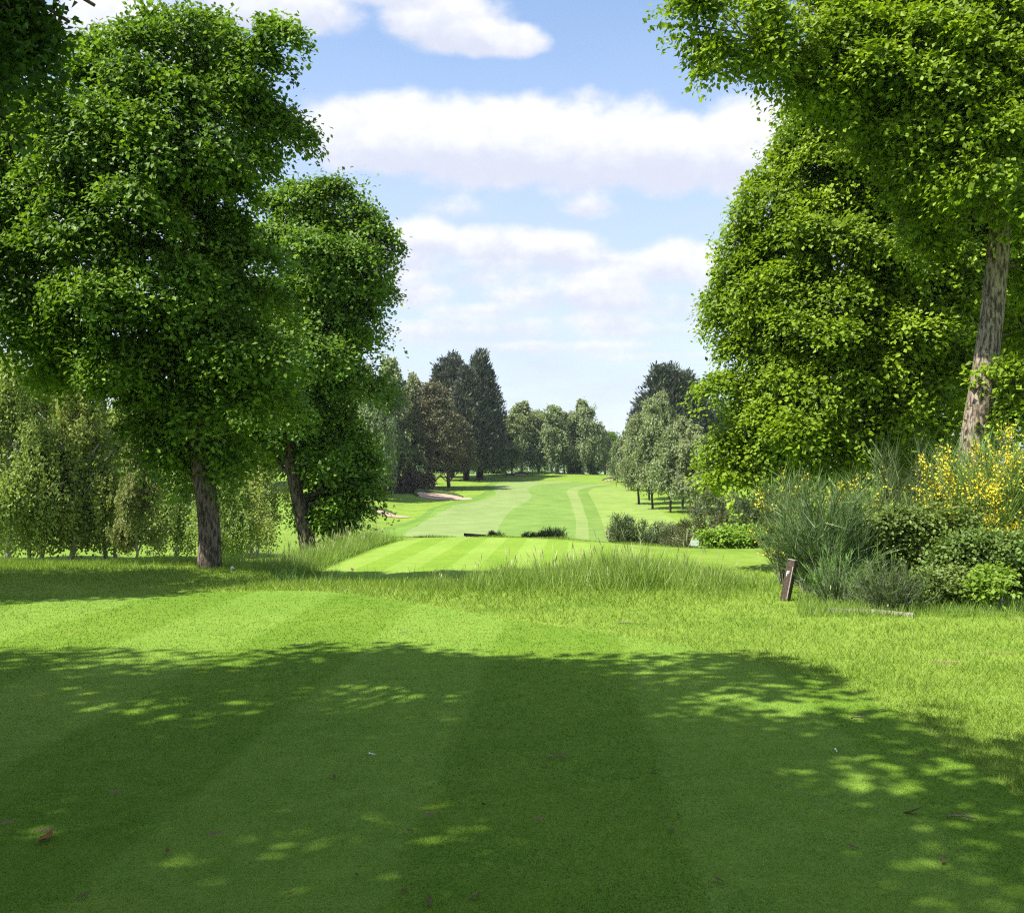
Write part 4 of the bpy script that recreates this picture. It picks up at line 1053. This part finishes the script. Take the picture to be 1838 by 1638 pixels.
# ----------------------------------------------------------------------------
# grass
# ----------------------------------------------------------------------------
def stripe(x, y, sl, wd, off):
    u = (x - y * sl - off) / (2 * wd); f = np.abs((u % 1) - .5)
    return ss(f, .215, .285)
def turf():
    """short mown blades on the tee, even in density as seen from the tee"""
    r = np.random.default_rng(91); n = 430000
    row = 1052 + (1700 - 1052) * r.uniform(0, 1, n); px = r.uniform(-260, 2100, n)
    y = EYE * F / (row - HZ); x = (px - CX) / F * y
    k = inside(TEE_S, x, y) & (r.uniform(0, 1, n) > soil_mask(x, y) * 1.1); x, y = x[k], y[k]; n = len(x)
    s = np.clip(y / 5, .8, 2.3)
    P = np.stack([x, y, np.full(n, .004)], 1)
    D = norm(np.stack([r.normal(size=n) * .55, r.normal(size=n) * .55, np.full(n, 1.0)], 1))
    L = .0125 * s ** .6 * r.uniform(.5, 1.35, n)
    long_ = r.uniform(0, 1, n) > .994; L[long_] *= 2.0
    V, f = blades(P, D, L, .0042 * s * r.uniform(.6, 1.3, n), r, .4)
    st = stripe(x, y, .055, 1.22, -1.30)
    pat = .13 * np.sin(x * 2.3 + 1.2 * np.sin(y * 1.7)) * np.sin(y * 2.9 + x) + .10 * np.sin(x * 6.1 + 2 * np.sin(y * 4.3)) * np.sin(y * 7.7 + 1.3 * np.sin(x * 5.0)) + .08 * np.sin(x * .9 + .6) * np.sin(y * .8 + 1.1)
    tt = np.clip(.28 + .44 * st + pat + r.normal(size=n) * .2, 0, 1)  # stripe sheen from blade lean is painted into the tint
    tag(link('mown_turf', mesh_np('mown_turf', V, f, 3, tint=np.repeat(tt, 3)), M['turf']), 'short mown grass blades of the striped back tee', 'grass', kind='stuff')
turf()

def rough():
    """longer grass round the tee and on the slope to the forward tee"""
    r = np.random.default_rng(92); n = 420000
    row = 985 + (1700 - 985) * r.uniform(0, 1, n) ** 1.35; px = r.uniform(-260, 2150, n)
    y = EYE * F / (row - HZ); x = (px - CX) / F * y
    k = ~inside(TEE_S, x, y) & ~inside(FT_S, x, y) & (y < 24) & (y > 3); x, y = x[k], y[k]
    sm = soil_mask(x, y); k = r.uniform(0, 1, len(x)) > sm * 1.1; x, y = x[k], y[k]; n = len(x)
    P = np.stack([x, y, H(x, y) - .004], 1); s = np.clip(y / 8, .7, 2.4)
    D = norm(np.stack([r.normal(size=n) * .42, r.normal(size=n) * .42, np.full(n, 1.0)], 1))
    cl = .5 + .5 * np.sin(x * 3.1 + np.sin(y * 2.2) * 2) * np.sin(y * 2.7 + np.sin(x * 1.9) * 1.5)
    strip = ss(y, 11.5, 14.2) * ss(x, -4.6, -3.2) * (1 - ss(x, 2.6, 4.0))          # unmown strip between the tees
    L = (.042 + .03 * cl + .09 * strip) * r.uniform(.5, 1.4, n)
    V, f = blades(P, D, L, .0058 * s * r.uniform(.6, 1.3, n), r, .5)
    pat = .16 * np.sin(x * 1.1 + 2 * np.sin(y * .6)) * np.sin(y * 1.3 + x * .5)
    tt = np.clip(.46 + pat + r.normal(size=n) * .22, 0, 1)
    tag(link('rough_grass', mesh_np('rough_grass', V, f, 3, tint=np.repeat(tt, 3)), M['blade']), 'uncut rough grass round the tee', 'grass', kind='stuff')
rough()

def tall_patch(name, label, pts_fn, n, hgt, mat, seed, wid=.010, seed_heads=0):
    r = np.random.default_rng(seed)
    x, y, hf = pts_fn(r, n); n = len(x)
    P = np.stack([x, y, H(x, y) - .01], 1)
    D = norm(np.stack([r.normal(size=n) * .22, r.normal(size=n) * .22, np.full(n, 1.0)], 1))
    L = hgt * hf * r.uniform(.45, 1.2, n)
    V, f = blades(P, D, L, wid * r.uniform(.6, 1.4, n), r, .45)
    tt = np.clip(.5 + .2 * np.sin(x * 4) * np.sin(y * 3) + r.normal(size=n) * .2, 0, 1)
    root = empty(name, (0, 0, 0)); tag(root, label, 'grass', kind='stuff')
    link('blades', mesh_np('blades', V, f, 3, tint=np.repeat(tt, 3)), mat, root)
    if seed_heads:
        k = r.choice(n, seed_heads, replace=False); B_ = P[k]; Dk = norm(D[k] * [1.3, 1.3, 1])
        Lk = L[k] * 1.25
        V1, f1 = blades(B_, Dk, Lk, .006, r, .1)
        Q = B_ + Dk * (Lk * .8)[:, None]
        V2, f2 = leaf_quads(Q, Dk, rand_dirs(r, seed_heads), Lk * .3, .020)
        link('seed_heads', mesh_np('seed_heads', V2, f2, 4, tint=np.repeat(r.uniform(0, 1, seed_heads), 4)), M['seed'], root)
        link('stalks', mesh_np('stalks', V1, f1, 3, tint=np.repeat(r.uniform(.4, 1, seed_heads), 3)), mat, root)
    return root
def pts_mid(r, n):
    px = np.concatenate([r.uniform(740, 1340, n), r.normal(1080, 130, n)]); row = np.concatenate([r.uniform(1040, 1090, n), r.normal(1058, 14, n)])
    y = (EYE + .25) * F / (row - HZ); x = (px - CX) / F * y
    y = np.clip(y, 12.0, 18.2)
    hf = (.4 + .6 * np.abs(np.sin(x * 2.1 + 1.5 * np.sin(y * 2.3)))) * .25 + (.35 + .65 * np.abs(np.sin(x * 3.3 + y))) * np.exp(-((px - 1120) / 190.0) ** 2) + .25 * np.exp(-((px - 900) / 50.0) ** 2) + .2 * np.sin(px * .05) ** 2
    k = ~inside(TEE_S, x, y) & ~inside(FT_S, x, y); return x[k], y[k], hf[k]
tall_patch('tall_grass', 'tall seeding grass between the two tees', pts_mid, 8000, .52, M['tall'], 101, .013, 320)
def pts_bank(r, n):
    t = r.uniform(0, 1, n); x = -5.0 + t * 1.0 + r.normal(size=n) * .35; y = 18.9 + t * 12 + r.normal(size=n) * .5
    k = ~inside(FT_S, x, y); x, y, t = x[k], y[k], t[k]
    return x, y, .7 + .3 * np.sin(t * 25)
tall_patch('bank_grass', 'long feathery grass along the left bank of the forward tee', pts_bank, 15000, .55, M['tall'], 102, .013, 500)
def pts_back(r, n):
    t = r.uniform(0, 1, n); px = 640 + 720 * t; x = (px - CX) / F * 34; y = 33.5 - 5.0 * ss(x, 0, 6) + r.normal(size=n) * .35
    return x, y, .5 + .2 * np.sin(t * 40)
tall_patch('edge_grass', 'fringe of rough grass along the far edge of the forward tee', pts_back, 9000, .2, M['blade'], 103, .014)
def pts_iris(r, n):
    px = np.concatenate([r.normal(520, 14, n // 3), r.normal(590, 10, n // 5), r.uniform(560, 830, n // 3), r.normal(830, 25, n // 3)])
    m_ = len(px); y = r.uniform(15.2, 16.8, m_); x = (px - CX) / F * y; return x, y, r.uniform(.5, 1.1, m_)
tall_patch('iris_leaves', 'dark upright sword leaves in the dip left of centre', pts_iris, 420, .38, M['tall_dark'], 104, .016)
def pts_right(r, n):
    px = r.uniform(1240, 1420, n); y = r.uniform(13.2, 20, n); x = (px - CX) / F * y
    k = ~inside(FT_S, x, y); return x[k], y[k], .5 + .5 * np.exp(-((px[k] - 1290) / 40) ** 2)
tall_patch('path_side_grass', 'thin tall grass left of the marker post', pts_right, 1500, .24, M['tall'], 105, .009, 50)
def pts_shrub(r, n):
    px = r.uniform(1430, 1860, n); y = r.uniform(11.3, 13.5, n); x = (px - CX) / F * y; return x, y, r.uniform(.4, 1, n)
tall_patch('thicket_edge_grass', 'long grass growing out along the foot of the thicket', pts_shrub, 9000, .22, M['tall'], 106, .008, 60)
def pts_leftbank(r, n):
    x = r.uniform(-12, -3.6, n); y = r.uniform(14.5, 20.5, n); return x, y, .4 + .6 * ss(y, 15, 19)
tall_patch('left_bank_grass', 'shaded longer grass under the stout oak', pts_leftbank, 22000, .17, M['blade'], 107, .011)

# ----------------------------------------------------------------------------
# small things
# ----------------------------------------------------------------------------
M['oldwood'] = plain_mat('weathered_wood', (.095, .072, .055), .9, .6, 40, .15)
M['darkwood'] = plain_mat('tarred_wood', (.030, .026, .024), .8, .4, 30)
M['greywood'] = plain_mat('bleached_wood', (.36, .32, .27), .9, .35, 30, .15)
M['white'] = plain_mat('white_paint', (.62, .62, .60), .5, .1, 30)
M['green'] = plain_mat('green_plastic', (.02, .22, .13), .45, .15, 10)
M['greybox'] = plain_mat('grey_plastic', (.45, .52, .50), .5, .2, 10)
M['pink'] = plain_mat('pink_petal', (.55, .16, .30), .6, .2, 20)
M['deadleaf'] = plain_mat('dead_leaf', (.115, .088, .026), .8, .5, 30)
M['redleaf'] = plain_mat('red_brown_leaf', (.26, .10, .025), .8, .4, 30)
M['twig'] = plain_mat('twig_wood', (.19, .15, .11), .9, .4, 40)
M['teeplastic'] = plain_mat('pale_plastic', (.78, .77, .72), .4, .05, 30)

# leaning marker post
px_, py_ = 1409, 1078
gx, gy = gp(px_, py_)
post = empty('marker_post', (gx, gy, 0)); post.rotation_euler = (Matrix.Rotation(R(11), 3, 'Y') @ Matrix.Rotation(R(-38), 3, 'Z')).to_euler()
tag(post, 'leaning square timber post with a white arrow mark beside the broom bushes', 'post')
def bevel_box(name, size, off, mat, parent, bev=.006):
    import bmesh
    bm = bmesh.new(); bmesh.ops.create_cube(bm, size=1)
    for v in bm.verts: v.co = Vector((v.co.x * size[0] + off[0], v.co.y * size[1] + off[1], v.co.z * size[2] + off[2]))
    bmesh.ops.bevel(bm, geom=list(bm.edges), offset=bev, segments=2, affect='EDGES')
    me = bpy.data.meshes.new(name); bm.to_mesh(me); bm.free()
    return link(name, me, mat, parent)
ph = 74 / F * gy; pw = .105
bevel_box('post', (pw, pw, ph + .25), (0, 0, (ph + .25) / 2 - .25), M['oldwood'], post)
cp = bevel_box('cap', (pw * .96, pw * .96, .012), (0, 0, ph + .003), M['greywood'], post, .003)
# white mark: a stem with two short arms on the left face
T = Tubes()
fx = -pw / 2 - .0025
T.box((-.022, fx, ph * .66), (.011, .005, ph * .13)); T.box((-.004, fx, ph * .715), (.025, .0045, .012)); T.box((-.004, fx, ph * .672), (.020, .004, .010))
link('white_mark', T.mesh('white_mark', False), M['white'], post)
bevel_box('strap', (.012, .004, ph * .8), (pw * .5 - .012, -pw / 2 - .002, ph * .45), M['greywood'], post, .001)

# green box behind the bush
gx, gy = gp(1412, 1003); 
gb = empty('green_box', (gx, gy, hz(gx, gy)), R(12)); tag(gb, 'small green plastic box half hidden behind the marker post', 'box')
sw = 30 / F * gy; sh_ = 26 / F * gy
bevel_box('body', (sw, sw * .8, sh_), (sw * .35, 0, sh_ / 2), M['green'], gb, .012)
bevel_box('lid', (sw * 1.06, sw * .86, .03), (sw * .35, 0, sh_ + .016), M['green'], gb, .008)
# black board at the tee edge
bd = 34.2; c0 = at(832, 968, bd)
zz = hz(c0[0], bd)
bb = empty('black_board', (at(852, 968, bd)[0], bd, zz)); tag(bb, 'low black timber board on edge at the far side of the forward tee', 'board')
bb.rotation_euler = (0, R(3.5), R(-6))
bl = 40 / F * bd; top = EYE + (HZ - 957.5) / F * bd - zz
bevel_box('plank', (bl, .045, top * .55), (0, 0, top * .70), M['darkwood'], bb)
for s_ in (-1, 1): bevel_box('peg', (.05, .05, top + .2), (s_ * bl * .38, .05, top / 2 - .14), M['darkwood'], bb)
# pale sign box by the gorse
gx, gy = at(1247, 0, 33.2)[:2]; zz = hz(gx, gy)
sb = empty('tee_sign', (gx, gy, zz), R(-10)); tag(sb, 'small pale grey sign in front of the gorse', 'sign')
tz = EYE + (HZ - 969) / F * gy - zz
bevel_box('panel', (.28, .04, .20), (0, 0, tz - .10), M['greybox'], sb, .008)
bevel_box('leg', (.04, .035, tz - .10 + .2), (0, .045, (tz - .10 - .2) / 2 + .0), M['oldwood'], sb, .004)
# timber edging: two bleached boards in the grass
x0, y0 = gp(1486, 1098); x1, y1 = gp(1562, 1101); x2, y2 = gp(1642, 1107)
for nm, a_, b_, lb in (('edging_board', (x0, y0), (x1, y1), 'left bleached timber edging board in the grass before the thicket'), ('edging_board', (x1 + .01, y1 - .01), (x2, y2), 'right bleached timber edging board under the leaning broom clump')):
    L_ = math.hypot(b_[0] - a_[0], b_[1] - a_[1]); o = bevel_box(nm, (L_, .03, .15), (0, 0, 0), M['greywood'], None, .006)
    o.location = ((a_[0] + b_[0]) / 2, (a_[1] + b_[1]) / 2, -.028); o.rotation_euler = (R(-8), R(.8), math.atan2(b_[1] - a_[1], b_[0] - a_[0]))
    tag(o, lb, 'board', 'timber edging boards')
# grey dead branch at the right edge
r = np.random.default_rng(8)
gx, gy = gp(1812, 1076)
T = Tubes(); T.tube(curve((0, 0, .05), (.75, .12, .02), .03, 8, r, .008), np.linspace(.016, .010, 8), 7, r, .1); T.tube([(.18, .02, .06), (.17, -.02, -.03)], [.008, .005], 5); T.tube([(.06, .0, .055), (.05, -.03, -.03)], [.006, .004], 5)
o = link('dead_branch', T.mesh('dead_branch'), plain_mat('bleached_branch', (.42, .39, .35), .9, .4, 30)); o.location = (gx, gy, .03)
tag(o, 'bleached dead branch lying at the right edge below the nettles', 'branch')
# pink flower and white clump in the dip
def ball_cluster(name, label, cat, px, py, s, mat, stalk, seed):
    r = np.random.default_rng(seed); d = 16.4; p = at(px, py, d); zz = hz(p[0], d)
    root = empty(name, (p[0], d, zz)); tag(root, label, cat)
    n = 46; dr = rand_dirs(r, n); Q = dr * s * .35 * r.uniform(.4, 1, (n, 1)) + [0, 0, max(p[2] - zz, s)]
    V, f = leaf_quads(Q, dr + [0, 0, .3], rand_dirs(r, n), s * .6, s * .45)
    link('petals', mesh_np('petals', V, f, 4, tint=np.repeat(r.uniform(0, 1, n), 4)), mat, root)
    T = Tubes(); T.tube(curve((0, 0, -.02), (0, 0, max(p[2] - zz, s)), 0, 4, r, .004), [.006] * 4, 5); link('stalk', T.mesh('stalk'), M['tall_dark'], root)
ball_cluster('pink_flower', 'single pink flower among the sword leaves in the dip', 'flower', 632, 1021, .035, M['pink'], 1, 1)
ball_cluster('white_flower', 'white flower head near the foot of the stout oak', 'flower', 417, 1020, .045, M['white'], 1, 2)
# slim stake near the far birches
x_, y_ = gp(1106, 874, 36.5)
st = empty('course_stake', (x_, y_, hz(x_, y_))); tag(st, 'thin dark stake by the right hand birches', 'stake')
T = Tubes(); T.tube([(0, 0, -.1), (0, 0, .7), (0, 0, 1.35)], [.05, .05, .045], 8); link('shaft', T.mesh('shaft'), M['oldwood'], st)
T = Tubes(); T.tube([(0, 0, 1.34), (0, 0, 1.45)], [.07, .055], 8); link('tip', T.mesh('tip'), M['greywood'], st)

# fallen leaves, twigs and broken tee pegs lying on the tee
def leaf_litter(px, py, s, mat, seed, label, group, name='fallen_leaf'):
    r = np.random.default_rng(seed); x, y = gp(px, py)
    n = 6; t = np.linspace(-1, 1, n); wdt = .42 * np.sqrt(np.clip(1.02 - t ** 2, 0.02, 1)) * (1 + .25 * np.sin(t * 9))
    zc = .25 * t ** 2 * r.uniform(.4, 1.2)
    V = np.concatenate([np.stack([t, wdt, zc + .28 * wdt], 1), np.stack([t, 0 * t, zc], 1), np.stack([t, -wdt, zc + .28 * wdt], 1)]) * s
    q = [[k * n + i, k * n + i + 1, (k + 1) * n + i + 1, (k + 1) * n + i] for k in range(2) for i in range(n - 1)]
    o = link(name, mesh_np(name, V, q, 4, smooth=True), mat); o.location = (x, y, .020); o.rotation_euler = (r.normal() * .25, r.normal() * .25, r.uniform(0, 6.28))
    tag(o, label, 'leaf', group)
GLF = 'dry leaves lying on the shaded tee'
for i, (px, py) in enumerate([(994, 1180), (668, 1193), (1065, 1297), (955, 1175), (868, 1452), (1217, 1475), (1175, 1390), (976, 1387), (735, 1500), (855, 1617), (725, 1615), (515, 1610), (770, 1630), (1530, 1528), (1660, 1362),
                              (1585, 1280), (1557, 1270), (1778, 1497), (1692, 1555), (480, 1212), (760, 1290), (1205, 1500), (600, 1400), (300, 1540), (150, 1620), (900, 1310), (420, 1350), (1290, 1590), (1400, 1420), (640, 1580)]):
    leaf_litter(px, py, .019 if i % 3 else .027, M['deadleaf'], 200 + i, 'small dark dry leaf lying on the shaded tee turf', GLF)
leaf_litter(82, 1514, .062, M['redleaf'], 300, 'curled red brown dead leaf on the turf at the lower left', None)
leaf_litter(1640, 1467, .05, plain_mat('pale_dead_leaf', (.34, .28, .20), .8, .4, 30), 301, 'pale curled dead leaf at the lower right of the tee', None)
def twig(px, py, L, seed, label):
    r = np.random.default_rng(seed); x, y = gp(px, py)
    T = Tubes(); p = curve((-L / 2, 0, .0), (L / 2, .02, .0), .015, 6, r, L * .03); T.tube(p, np.linspace(.006, .003, 6), 5)
    T.tube([p[3], p[3] + [L * .15, L * .14, .01]], [.003, .002], 4)
    o = link('twig', T.mesh('twig'), M['twig']); o.location = (x, y, .022); o.rotation_euler = (0, 0, r.uniform(-.6, .6)); tag(o, label, 'twig', 'twigs lying on the tee')
twig(1727, 1480, .13, 1, 'knobbly twig near the lower right corner of the tee'); twig(1545, 1298, .12, 2, 'dark twig at the right margin of the tee shadow'); twig(540, 1163, .14, 3, 'twig on the sunny edge of the shadow left of centre')
twig(1000, 1368, .11, 4, 'pale thin twig in the middle of the tee'); twig(1122, 1123, .16, 5, 'twig on the front edge of the tee right of centre'); twig(725, 1141, .09, 6, 'short pale twig on the sunny stripe of the tee')
def peg(px, py, seed, label):
    r = np.random.default_rng(seed); x, y = gp(px, py)
    T = Tubes(); T.tube([(0, 0, 0), (.012, 0, 0), (.030, 0, 0), (.036, 0, 0), (.039, 0, 0)], [.001, .0025, .003, .006, .0065], 8)
    o = link('broken_tee_peg', T.mesh('broken_tee_peg'), M['teeplastic']); o.location = (x, y, .026); o.rotation_euler = (0, -.15, r.uniform(0, 6)); tag(o, label, 'tee peg', 'broken tee pegs on the tee')
peg(674, 1364, 1, 'white broken tee peg left of the middle of the tee'); peg(1503, 1360, 2, 'white broken tee peg right of the middle of the tee')

# air: a thin even haze round the whole place
def haze():
    m, t, out = new_mat('haze_air')
    v = t.add('ShaderNodeVolumePrincipled'); v.inputs['Color'].default_value = rgb(.86, .92, 1.0)
    v.inputs['Density'].default_value = HAZE; v.inputs['Anisotropy'].default_value = .2
    t.l.new(v.outputs[0], out.inputs['Volume'])
    T = Tubes(); T.box((0, 700, 15.5), (3300, 2300, 43)); o = link('haze', T.mesh('haze', False), m)
    tag(o, 'thin pale haze lying over the whole course', 'haze', kind='stuff')
HAZE = 0.00012
haze()
